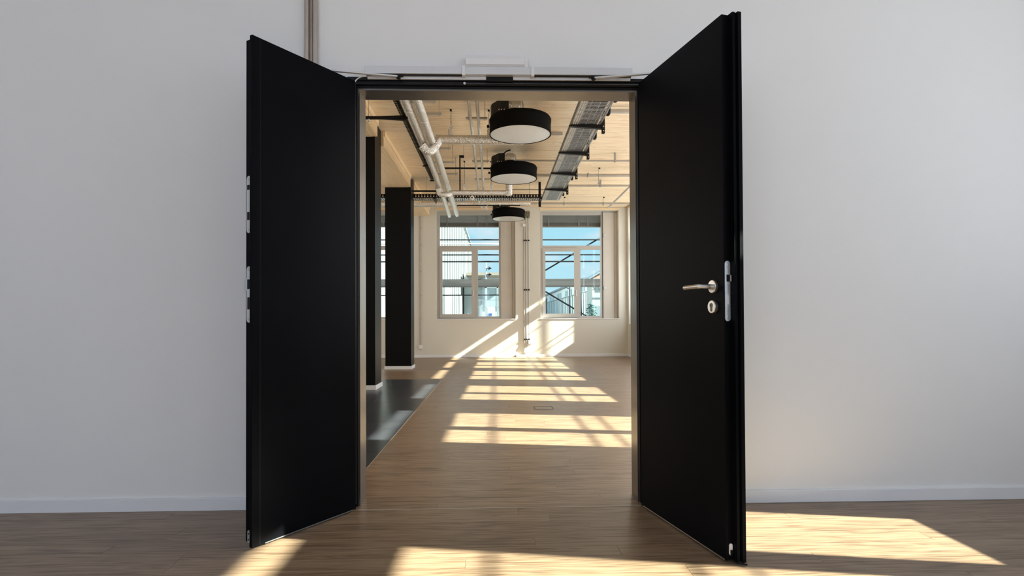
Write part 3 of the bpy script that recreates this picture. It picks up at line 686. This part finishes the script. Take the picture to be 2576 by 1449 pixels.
while yy < Y1_ - 0.02:
    b.box(X0 + 0.075, X1 - 0.06, yy, yy + 0.021, 3.150, 3.1525); yy += 0.0405
b.build('slotted_bottom', M['galv'], tr, kind='stuff')
b = MB()
for xa in (X0, X0 + 0.024, X0 + 0.048, X0 + 0.068, X1 - 0.062, X1 - 0.038, X1 - 0.016): b.box(xa, xa + 0.011, Y0_, Y1_, 3.149, 3.1525)
yy = Y0_
while yy < Y1_ - 0.02:
    b.box(X0, X0 + 0.075, yy, yy + 0.012, 3.150, 3.1520); b.box(X1 - 0.06, X1, yy, yy + 0.012, 3.150, 3.1520); yy += 0.0405
b.build('bottom_strips', M['galv'], tr, kind='stuff')
b = MB()
for i in range(14):
    xx = X0 + 0.085 + i * 0.0155
    b.tube([(xx + 0.004 * math.sin(q * 1.3 + i), Y0_ + q * 0.6, 3.160 + 0.004 * (i % 3)) for q in range(13)], 0.0078, 6)
b.build('cables', M['black'], tr, kind='stuff')
for i, y in enumerate((6.52, 7.60, 8.70, 9.80)):
    t = thing('tray_bracket', ('nearest black bracket visible under the wide cable tray', 'second visible black bracket under the wide cable tray', 'third visible black bracket under the wide cable tray', 'farthest black bracket under the wide cable tray')[i], 'bracket', (1.1, y, 3.13), group='brackets carrying the wide cable tray')
    MB().prism([(X0 - 0.03, 3.142), (X0 - 0.03, 3.125), (X1 + 0.035, 3.095), (X1 + 0.035, 3.147), (X0, 3.147)], y - 0.022, y + 0.022, 'Y').build('cantilever_arm', M['darkgalv'], t)
    MB().box(X1 + 0.006, X1 + 0.040, y - 0.03, y + 0.012, 3.045, ZC - 0.002, 0.003).build('post', M['darkgalv'], t)
    for z_ in (3.07, 3.12): MB().lathe([(0, 0), (0.006, 0), (0.006, -0.006), (0, -0.006)], (X1 + 0.024, y - 0.03, z_), 8, 'Y').build('bolt', M['wire'], t)
for i, y in enumerate((5.75, 6.15, 7.0, 9.15, 10.35)):
    tag(MB().tube(smooth_path([(X1 + 0.016, y, 3.235), (X1 + 0.030, y + 0.03, 3.20), (X1 + 0.036, y + 0.09, 3.175), (X1 + 0.030, y + 0.16, 3.19), (X1 + 0.016, y + 0.2, 3.235)]), 0.015, 8).build('hanging_cable', M['black'], loc=(X1, y, 3.15)),
        '%s black cable bundle sagging over the right edge of the wide tray' % ('nearest', 'second nearest', 'third nearest', 'fourth nearest', 'farthest')[i], 'cable', 'cable bundles over the tray edge')
ct = thing('cross_tray', 'black perforated cable tray across the far end of the room', 'cable tray', (0, 10.9, 3.15))
b = MB(); perforated_rail(b, -6.4, 0.875, 10.60, 10.605, 3.155, 3.225, 'X', 0.055); b.build('front_rail', M['darkgalv'], ct, kind='stuff')
b = MB(); perforated_rail(b, -6.4, 0.875, 10.86, 10.865, 3.155, 3.225, 'X', 0.055); b.build('rear_rail', M['darkgalv'], ct, kind='stuff')
b = MB(); xx = -6.4
while xx < 0.84: b.box(xx, xx + 0.028, 10.60, 10.865, 3.150, 3.155); xx += 0.04
b.build('slotted_bottom', M['galv'], ct, kind='stuff')
MB().tube([(-6.3, 10.66, 3.17), (-3, 10.68, 3.172), (0.85, 10.66, 3.17)], 0.012, 8).tube([(-6.3, 10.74, 3.17), (-2, 10.76, 3.172), (0.85, 10.74, 3.17)], 0.014, 8).build('cables', M['black'], ct)
for i, x in enumerate((-1.12, 0.86)):
    t = thing('tray_bracket', ('black bracket of the cross tray beside the thick ducts', 'black bracket where the cross tray meets the wide tray')[i], 'bracket', (x, 10.73, 3.13))
    MB().box(x - 0.02, x + 0.02, 10.55, 10.90, 3.125, 3.149).build('cantilever_arm', M['darkgalv'], t)
    w_ = 0.008 if i == 0 else 0.022
    MB().box(x - w_, x + w_, 10.90, 10.94, 3.10 - 0.05 * i, ZC - 0.002).build('post', M['darkgalv'] if i else M['galv'], t)
# wire basket beside the thick ducts
wb = thing('wire_basket_tray', 'narrow black wire basket tray beside the left thick duct', 'cable tray', (-0.99, 4.0, 3.15))
b = MB()
for dx in (0, 0.028, 0.056): b.tube([(-1.03 + dx, 3.6, 3.15), (-1.02 + dx, 9.3, 3.15)], 0.0035, 6)
for z_ in (3.18, 3.21): b.tube([(-1.035, 3.6, z_), (-1.025, 9.3, z_)], 0.0035, 6)
yy = 3.6
while yy < 9.3:
    xo = -1.033 + (yy - 3.6) * 0.00175
    b.box(xo, xo + 0.062, yy, yy + 0.005, 3.147, 3.151); b.box(xo - 0.003, xo, yy, yy + 0.005, 3.147, 3.213); yy += 0.05
b.build('wire_mesh', M['darkgalv'], wb, kind='stuff')
MB().tube([(-1.01, 3.6, 3.163), (-1.0, 6.4, 3.165), (-1.0, 9.2, 3.163)], 0.010, 8).tube([(-0.985, 3.6, 3.163), (-0.985, 6.4, 3.165), (-0.98, 9.2, 3.163)], 0.008, 8).build('cables', M['black'], wb)
for i, y in enumerate((6.3, 8.3, 9.2)): MB().box(-1.045, -0.955, y, y + 0.03, 3.135, 3.148).build('clamp', M['black'], wb)
# black strut from the wire basket over to the left
st = thing('support_strut', 'black steel strut from the wire basket across the nearer column', 'strut', (-1.4, 6.3, 3.15))
MB().box(-3.2, -1.25, 6.29, 6.33, 3.13, 3.155).build('strut_bar', M['black'], st)
MB().prism([(-1.25, 3.13), (-0.97, 3.115), (-0.95, 3.15), (-1.05, 3.165), (-1.25, 3.155)], 6.29, 6.33, 'Y').build('tapered_end', M['black'], st)
MB().tube([(-1.385, 6.31, 3.15), (-1.385, 6.31, ZC)], 0.004, 8).build('threaded_rod', M['grey_pipe'], st)
MB().tube([(-1.385, 6.31, 3.10), (-1.385, 6.31, 3.16)], 0.009, 8).build('nut', M['galv'], st)
# basket in the left aisle
wb2 = thing('wire_basket_tray', 'black wire basket tray in the aisle left of the columns', 'cable tray', (-2.3, 8.0, 3.3))
b = MB()
for dx in (0, 0.10, 0.20, 0.30): b.tube([(-2.75 + dx, 4.0, 3.36), (-2.75 + dx, 11.8, 3.36)], 0.005, 6)
yy = 4.0
while yy < 11.8: b.box(-2.76, -2.44, yy, yy + 0.008, 3.355, 3.363); yy += 0.10
b.build('wire_mesh', M['darkgalv'], wb2, kind='stuff')
for y in (6.0, 8.0, 10.0): MB().box(-2.85, -2.35, y, y + 0.04, 3.32, 3.35).build('cross_bar', M['darkgalv'], wb2)

# ------------------------------------------------------------------ small conduits below the ceiling
def run(name, lab, pts, r, m, cat='conduit', clips=(), group=None, box=None):
    t = thing(name, lab, cat, pts[0], group=group)
    if box: MB().bar(pts[0], pts[-1], box[0], box[1]).build('channel_run', m, t)
    else: MB().tube(pts, r, 10).build('tube_run', m, t)
    for c in clips:
        MB().box(c[0] - 0.012, c[0] + 0.012, c[1] - r - 0.006, c[1] + r + 0.006, c[2] - r - 0.004, ZC - 0.001 if len(c) > 3 else c[2] + r + 0.006).build('clip', M['galv'], t)
    return t
run('strut_channel', 'grey channel under the ceiling right of the tray, nearest', [(1.28, 6.94, 3.46), (XR - 0.01, 6.94, 3.46)], 0.02, M['grey_pipe'], 'channel', box=(0.06, 0.035))
run('strut_channel', 'grey channel behind the nearest lamp, left of the tray', [(0.25, 7.95, 3.505), (0.95, 7.95, 3.505)], 0.02, M['grey_pipe'], 'channel', box=(0.04, 0.034))
run('strut_channel', 'short grey channel above the middle lamp', [(0.05, 8.35, 3.505), (0.36, 8.35, 3.505)], 0.02, M['grey_pipe'], 'channel', box=(0.04, 0.034))
run('ceiling_conduit', 'thin conduit under the ceiling right of the tray, above the clip hanger', [(0.30, 8.95, 3.40), (XR - 0.01, 8.95, 3.40)], 0.014, M['grey_pipe'], clips=[(1.9, 8.95, 3.40, 1), (2.7, 8.95, 3.40, 1)])
run('ceiling_conduit', 'thicker conduit pair under the ceiling right of the tray, middle', [(0.30, 9.87, 3.40), (XR - 0.01, 9.87, 3.40)], 0.026, M['grey_pipe'], clips=[(1.62, 9.87, 3.40), (2.4, 9.87, 3.40, 1)])
run('ceiling_conduit', 'conduit under the ceiling right of the tray, reaching the slanting pipe', [(1.2, 10.75, 3.42), (XR - 0.01, 10.75, 3.42)], 0.020, M['grey_pipe'], clips=[(2.0, 10.75, 3.42, 1)])
run('ceiling_conduit', 'farthest conduit under the ceiling, close above the right window', [(0.75, 12.3, 3.39), (XR - 0.01, 12.3, 3.39)], 0.022, M['grey_pipe'], clips=[(1.5, 12.3, 3.39), (2.35, 12.3, 3.39)])
run('ceiling_conduit', 'thin conduit under the ceiling behind the middle lamp', [(0.30, 11.1, 3.42), (1.2, 11.1, 3.42)], 0.012, M['grey_pipe'])
for i, (x, y, z0) in enumerate(((1.80, 9.84, 3.40), (1.49, 12.27, 3.39), (2.34, 12.27, 3.39), (0.66, 10.9, 3.25))):
    t = thing('rod_hanger', ('thin rod hanger beside the third tray bracket', 'thin rod hanger just right of the tray end', 'thin rod hanger near the slanting pipe', 'thin bent rod hanger left of the tray end')[i], 'hanger', (x, y, z0), group='rod hangers right of the lamps')
    if i == 0: z0 = 3.28
    if i in (1, 2): z0 = 3.385
    MB().tube([(x, y, z0 - 0.03), (x, y, ZC - 0.02), (x + 0.02, y, ZC - 0.002)], 0.004, 8).build('rod', M['galv'], t)
    MB().box(x - 0.012, x + 0.012, y - 0.012, y + 0.012, z0 - 0.045, z0 - 0.01, 0.002).build('nut', M['galv'], t)
    MB().box(x + 0.002, x + 0.03, y - 0.01, y + 0.01, ZC - 0.022, ZC - 0.002).build('anchor', M['darkgalv'], t)
t = run('long_conduit', 'long slanting-looking steel pipe ending above the right window', [(2.25, 4.0, 3.10), (2.25, 11.2, 3.10)], 0.018, M['bronze'], 'pipe')
MB().box(2.24, 2.62, 9.38, 9.42, 3.115, 3.14).box(2.24, 2.27, 9.38, 9.42, 3.08, 3.14).build('wall_clamp', M['black'], t)
MB().box(2.58, 2.62, 9.38, 9.42, 3.115, ZC - 0.002).build('clamp_post', M['black'], t)
run('black_conduit', 'horizontal black conduit behind the ducts, left of the middle lamp', [(-0.80, 9.05, 3.30), (-0.04, 9.05, 3.30)], 0.012, M['black'], box=(0.024, 0.024))
run('black_rod', 'vertical black rod between the thick ducts and thin pipes', [(-0.56, 9.2, 2.98), (-0.56, 9.2, ZC - 0.002)], 0.011, M['black'], 'rod')
t = run('black_conduit', 'horizontal black conduit between the farther column and the ducts', [(-1.518, 10.45, 3.245), (-0.97, 10.45, 3.245)], 0.014, M['black'], box=(0.02, 0.028))
MB().tube([(-1.25, 10.45, 3.25), (-1.25, 10.45, ZC)], 0.004, 8).build('threaded_rod', M['grey_pipe'], t)
run('black_conduit', 'long thin black conduit below the cross tray, above the farthest lamp', [(-0.75, 11.3, 3.15), (0.5, 11.3, 3.15)], 0.010, M['black'], clips=[(-0.15, 11.3, 3.15), (0.1, 11.3, 3.15)])
t = thing('junction_box', 'small dark junction box hanging between ducts and thin pipes', 'junction box', (-0.52, 8.4, 3.36))
MB().box(-0.52, -0.45, 8.38, 8.42, 3.285, 3.32, 0.003).build('box_body', M['black'], t); MB().tube([(-0.455, 8.4, 3.3), (-0.455, 8.4, ZC - 0.001)], 0.004, 6).build('rod', M['grey_pipe'], t)
t = thing('round_valve', 'small white round valve plate at the cross tray', 'valve', (-0.42, 10.58, 3.16))
MB().lathe([(0, 0), (0.04, 0), (0.04, -0.012), (0.03, -0.02), (0, -0.02)], (-0.42, 10.58, 3.150), 20, 'Y').build('plate', M['white'], t); MB().lathe([(0, -0.02), (0.012, -0.02), (0.010, -0.028), (0, -0.028)], (-0.42, 10.58, 3.150), 12, 'Y').build('knob', M['black'], t)

# conduits down the far wall between the windows, and the single one to the left
for i, (x, z0, z1) in enumerate(((0.685, 0.14, 3.10), (0.73, 0.14, 3.30), (0.79, 0.38, 3.30))):
    t = thing('wall_conduit', ('left one of the three thin conduits between the two far windows', 'middle one of the three thin conduits between the two far windows', 'right one of the three thin conduits between the two far windows')[i], 'conduit', (x, YF - 0.02, z0), group='conduits between the far windows')
    MB().tube([(x, YF - 0.02, z0), (x, YF - 0.02, z1)], 0.009, 10).build('tube_run', M['palepipe'], t)
    for z_ in (2.72, 1.56, 0.40):
        if z_ > z0: MB().box(x - 0.017, x + 0.017, YF - 0.034, YF, z_, z_ + 0.03).build('clip', M['darkgalv'], t)
t = thing('junction_box', 'clear junction box at the top of the far wall conduits', 'junction box', (0.78, YF - 0.05, 3.30))
MB().box(0.71, 0.82, YF - 0.09, YF, 3.26, 3.42, 0.01).build('box_body', M['clear'], t); MB().box(0.745, 0.785, YF - 0.06, YF - 0.02, 3.30, 3.37).build('terminal', M['galv'], t)
t = thing('junction_box', 'pale grey box on the left conduit just below the farthest lamp', 'junction box', (0.665, YF - 0.04, 3.06))
MB().box(0.645, 0.715, YF - 0.05, YF, 3.06, 3.12, 0.005).build('box_body', M['white'], t)
t = thing('power_socket', 'white socket box under the right conduit between the windows', 'socket', (0.80, YF - 0.03, 0.30))
MB().box(0.765, 0.855, YF - 0.05, YF, 0.30, 0.385, 0.006).build('housing', M['white'], t); MB().box(0.775, 0.845, YF - 0.056, YF - 0.05, 0.31, 0.375, 0.002).build('lid', M['skirt'], t)
t = thing('power_socket', 'white twin socket box at the bottom of the left and middle conduits', 'socket', (0.70, YF - 0.03, 0.10))
MB().box(0.665, 0.755, YF - 0.045, YF, 0.10, 0.16, 0.006).build('housing', M['white'], t)
t = thing('wall_conduit', 'single dark conduit on the far wall right of the farther column', 'conduit', (-1.745, YF - 0.02, 0.28))
MB().tube([(-1.745, YF - 0.02, 0.28), (-1.745, YF - 0.02, 3.31)], 0.011, 10).build('tube_run', M['grey_pipe'], t)
for z_ in (3.02, 2.62, 2.0, 1.45, 0.9): MB().box(-1.755, -1.725, YF - 0.03, YF, z_, z_ + 0.02).build('clip', M['galv'], t)
t = thing('power_socket', 'white socket at the foot of the single dark conduit', 'socket', (-1.745, YF - 0.02, 0.24))
MB().box(-1.79, -1.70, YF - 0.045, YF, 0.20, 0.285, 0.008).build('housing', M['white'], t); MB().lathe([(0, 0), (0.026, 0), (0.026, -0.004), (0, -0.004)], (-1.745, YF - 0.045, 0.242), 20, 'Y').build('socket_well', M['skirt'], t)
t = thing('cable_outlet', 'small white cable outlet at the skirting between the far windows', 'outlet', (0.53, YF - 0.04, 0.0))
MB().box(0.48, 0.60, YF - 0.06, YF - 0.016, 0.0, 0.05, 0.012).build('housing', M['white'], t); MB().box(0.51, 0.57, YF - 0.05, YF - 0.016, 0.045, 0.085, 0.01).build('cap', M['white'], t)

# floor box
t = thing('floor_box', 'flush rectangular floor box lid with dark frame', 'floor box', (0.49, 5.92, 0))
b = MB(); x0, x1, y0, y1 = 0.396, 0.592, 5.822, 6.008; w = 0.010
b.box(x0, x1, y0, y0 + w, 0, 0.003).box(x0, x1, y1 - w, y1, 0, 0.003).box(x0, x0 + w, y0 + w, y1 - w, 0, 0.003).box(x1 - w, x1, y0 + w, y1 - w, 0, 0.003)
b.build('frame', M['gasket'], t); MB().box(x0 + w, x1 - w, y0 + w, y1 - w, 0.0, 0.002).build('lid', M['oak'], t)

# ------------------------------------------------------------------ outside
tag(MB().box(-120, 160, 3.7, 330, -0.9, -0.6).box(3.7, 160, -90, 3.7, -0.9, -0.6).build('ground', M['ground'], kind='structure'), 'pale yard outside the windows', 'ground')
# scaffold in front of the far windows
sf = thing('scaffold', 'steel scaffold with boarded deck outside the far end windows', 'scaffold', (0, 14.8, -0.6))
for y0, y1 in ((14.50, 14.72), (14.74, 14.96), (14.98, 15.20)): MB().box(-5.6, 3.95, y0, y1, 1.83, 1.875).build('deck_board', M['deck'], sf)
MB().box(-5.6, 3.95, 14.49, 14.50, 1.73, 1.88).box(-5.6, 3.95, 15.20, 15.24, 1.73, 1.95).box(-5.6, 3.95, 14.5, 15.2, 1.73, 1.75).build('deck_edge', M['deck'], sf)
for z_, r, xe in ((2.99, 0.020, 3.95), (2.59, 0.020, 3.95), (2.41, 0.020, 3.95), (1.52, 0.014, 0.80)): MB().tube([(-5.6, 15.17, z_), (xe, 15.17, z_)], r, 10).build('guard_rail', M['scaf'], sf)
MB().tube([(-5.6, 14.52, 2.80), (0.75, 14.52, 2.80)], 0.014, 8).build('thin_rail', M['white'], sf)
for x in (-4.2, -1.75, 0.78, 3.2):
    for y in (14.52, 15.18): MB().tube([(x, y, -0.6), (x, y, 5.9)], 0.024, 10).build('standard', M['scaf'], sf)
MB().tube([(0.80, 15.2, 1.86), (3.2, 15.2, 3.27)], 0.020, 8).tube([(0.80, 15.2, 1.93), (3.2, 15.2, 0.49)], 0.020, 8).build('brace', M['scaf'], sf)
# scaffold along the right side wall
s2 = thing('scaffold', 'steel scaffold with boarded deck outside the right side windows', 'scaffold', (4.5, 8, -0.6))
for x0, x1 in ((4.22, 4.44), (4.46, 4.68), (4.70, 4.90)): MB().box(x0, x1, 5.45, 13.9, 1.82, 1.86).build('deck_board', M['deck'], s2)
MB().box(4.20, 4.22, 5.45, 13.9, 1.76, 1.88).box(4.90, 4.93, 5.45, 13.9, 1.76, 1.92).build('deck_edge', M['deck'], s2)
for z_, r in ((3.25, 0.014), (2.74, 0.014), (2.60, 0.012)): MB().tube([(4.92, -3.0, z_), (4.92, 13.9, z_)], r, 10).build('guard_rail', M['scaf'], s2)
for y in (5.6, 7.75, 9.65, 11.5, 12.83):
    MB().tube([(4.92, y - 0.12, -0.6), (4.92, y - 0.12, 5.9)], 0.024, 10).build('standard', M['scaf'], s2)

# long white hall on the left
h1 = thing('hall_building', 'tall white corrugated hall outside, filling the left window', 'building', (-9, 60, -0.6))
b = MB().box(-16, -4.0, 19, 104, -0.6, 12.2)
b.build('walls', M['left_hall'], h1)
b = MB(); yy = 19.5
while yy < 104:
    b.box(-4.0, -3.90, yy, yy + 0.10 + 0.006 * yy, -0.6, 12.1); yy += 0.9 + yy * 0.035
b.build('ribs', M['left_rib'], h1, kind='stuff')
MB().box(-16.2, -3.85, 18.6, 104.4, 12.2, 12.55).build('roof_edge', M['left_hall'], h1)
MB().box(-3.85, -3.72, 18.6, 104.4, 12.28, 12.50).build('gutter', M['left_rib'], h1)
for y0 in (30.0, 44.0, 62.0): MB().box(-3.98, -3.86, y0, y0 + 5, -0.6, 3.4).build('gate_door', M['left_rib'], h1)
# low flat hall in the middle distance
h2 = thing('low_building', 'low white building beyond the scaffold in the left window', 'building', (-2, 72, -0.6))
MB().box(-3.8, 3.2, 70, 84, -0.6, 6.3).build('walls', M['mid_hall'], h2)
MB().box(-3.4, 3.4, 66.0, 70.0, 5.75, 6.05).build('canopy', M['canopy'], h2)
for x in (-2.7, -1.9): MB().box(x, x + 0.28, 69.9, 70.0, -0.6, 5.6).build('downpipe', M['grey_hall'], h2)
for x in (-1.0, 0.6): MB().box(x, x + 1.0, 69.88, 70.0, 2.0, 4.6).build('window', M['hall_glass'], h2)
g = thing('gantry', 'grey steel gantry frame behind the left window', 'gantry', (-0.2, 40, -0.6))
for x in (-0.66, 0.16): MB().box(x - 0.06, x + 0.06, 39.9, 40.1, -0.6, 3.2).build('post', M['grey_hall'], g)
MB().box(-0.72, 0.36, 39.9, 40.1, 2.95, 3.2).build('crossbeam', M['grey_hall'], g)
fn_ = thing('fence', 'grey bar fence across the yard behind the left window', 'fence', (-0.3, 35, -0.6))
for z_ in (1.95, 1.5): MB().box(-1.4, 0.9, 35.0, 35.03, z_, z_ + 0.04).build('rail', M['grey_hall'], fn_)
for k in range(24): MB().box(-1.38 + k * 0.098, -1.36 + k * 0.098, 35.0, 35.03, -0.6, 2.0).build('bar', M['grey_hall'], fn_)
ms = thing('signal_mast', 'thin mast with two signal lamps above the deck in the left window', 'mast', (-0.72, 45, -0.6))
MB().tube([(-0.72, 45, -0.6), (-0.72, 45, 5.2)], 0.07, 8).build('pole', M['grey_hall'], ms)
for z_ in (4.75, 4.25): MB().box(-0.66, -0.30, 44.9, 45.1, z_ - 0.03, z_ + 0.03).prism([(-0.55, z_ - 0.14), (-0.28, z_), (-0.5, z_ + 0.16)], 44.9, 45.1, 'Y').build('signal_lamp', M['scaf'], ms)
sg = thing('yard_sign', 'white yard cabinet with a small blue plate behind the left window', 'cabinet', (0.0, 30, -0.6))
MB().box(-0.46, -0.02, 30, 30.4, -0.6, 1.45, 0.05).build('cabinet_body', M['mid_hall'], sg); MB().box(-0.34, -0.18, 29.97, 30, 1.0, 1.12).build('blue_plate', M['blue'], sg)
# long white building on the right
h3 = thing('hall_building', 'long low white hall receding behind the right window', 'building', (15, 90, -0.6))
MB().box(12.0, 24, 74, 190, -0.6, 5.75).build('walls', M['white_hall'], h3)
MB().box(11.6, 24.2, 74, 190.3, 5.75, 6.05).build('roof_edge', M['grey_hall'], h3)
MB().box(11.90, 12.0, 74, 190, 4.12, 4.24).build('ledge', M['grey_hall'], h3)
yy = 76.0; k = 0
while yy < 175:
    if k % 3 != 2: MB().box(11.90, 12.0, yy, yy + 3.0, 4.35, 5.25).build('window', M['hall_glass'], h3)
    yy += 4.0 + (k % 2) * 1.2; k += 1
b = MB(); yy = 75
while yy < 188: b.box(11.93, 12.0, yy, yy + 0.35, -0.6, 4.1); yy += 2.2
b.build('ribs', M['grey_hall'], h3, kind='stuff')
h4 = thing('gabled_building', 'white hall with pale red gable at the right window edge', 'building', (19, 75, -0.6))
MB().box(11.9, 26, 70, 73.9, -0.6, 5.6).build('walls', M['mid_hall'], h4)
MB().prism([(11.9, 5.6), (26, 5.6), (19, 9.6)], 70.02, 73.9, 'Y').build('gable', M['red_roof'], h4)
MB().prism([(11.5, 5.45), (11.5, 5.7), (19, 10.0), (26.4, 5.7), (26.4, 5.45), (19, 9.7)], 69.6, 74.0, 'Y').build('roof', M['grey_hall'], h4)
MB().box(11.9, 26, 69.94, 70.0, 3.2, 3.3).build('ledge', M['grey_hall'], h4)
MB().box(12.0, 14.4, 69.9, 70.0, -0.6, 2.2).build('gate_door', M['grey_hall'], h4)
# sign letters on the gable wall
def letter(ch, x, z, size, parent):
    o0 = _letter(ch, x, z, size, parent); me = bpy.data.meshes.new_from_object(o0)
    o = bpy.data.objects.new('sign_letter', me); COL.objects.link(o); o.parent = parent
    o.location = o0.location; o.rotation_euler = o0.rotation_euler
    bpy.data.objects.remove(o0)
def _letter(ch, x, z, size, parent):
    c = bpy.data.curves.new('letter', 'FONT'); c.body = ch; c.size = size; c.extrude = 0.03; c.materials.append(M['scaf'])
    o = bpy.data.objects.new('sign_letter', c); COL.objects.link(o); o.parent = parent
    o.location = Vector((x, 69.9, z)) - parent.location; o.rotation_euler = (math.pi / 2, 0, 0)
    return o
letter('S', 11.0 + 0.95, 4.15, 0.75, h4); letter('M', 12.9, 4.35, 0.55, h4)
MB().box(12.75, 12.80, 69.9, 70, 4.2, 4.95).box(12.75, 13.55, 69.9, 70, 4.2, 4.25).box(13.50, 13.55, 69.9, 70, 4.2, 4.95).build('sign_frame', M['grey_hall'], h4)
for i, (x, y, z1) in enumerate(((7.85, 60, 4.1), (8.05, 90, 4.4), (6.35, 42, 3.4))):
    t = thing('street_lamp', ('nearer lamp post in front of the long white hall', 'farther lamp post in front of the long white hall', 'thin pole at the gabled white hall')[i], 'street lamp', (x, y, -0.6))
    MB().tube([(x, y, -0.6), (x, y, z1)], 0.07 if i < 2 else 0.04, 8).build('pole', M['scaf'], t)
    if i < 2: MB().tube([(x, y, z1 - 0.3), (x - 0.4, y, z1 - 0.1), (x - 0.45, y, z1 + 0.05)], 0.04, 6).build('arm', M['scaf'], t)
t = thing('chimney_pipe', 'thin flue standing on the roof of the long white hall', 'flue', (13.0, 112, 6.05))
MB().tube([(13.0, 112, 6.05), (13.0, 112, 7.1)], 0.10, 8).build('pipe_run', M['grey_hall'], t)
# tree at the right window: clumpy crown on a stem
tb = thing('tree', 'small bluish green tree in front of the gabled hall', 'tree', (7.1, 42, -0.6))
MB().tube([(7.1, 42, -0.6), (7.12, 42, 0.3), (7.1, 42, 0.9)], [0.08, 0.06, 0.04], 8).build('trunk', M['deck'], tb)
b = MB()
for k in range(150):
    a = random.uniform(0, 2 * math.pi); r_ = random.uniform(0, 0.42); z_ = random.uniform(0.5, 1.9)
    m_ = Matrix.Translation((7.1 + r_ * math.cos(a), 42 + r_ * math.sin(a), z_)) @ Matrix.Diagonal((1, 1, 0.7, 1))
    bmesh.ops.create_icosphere(b.bm, subdivisions=1, radius=random.uniform(0.05, 0.11), matrix=m_)
b.build('crown', M['leaves'], tb, kind='stuff')
for o in bpy.data.objects:
    if 'org' in o: del o['org']
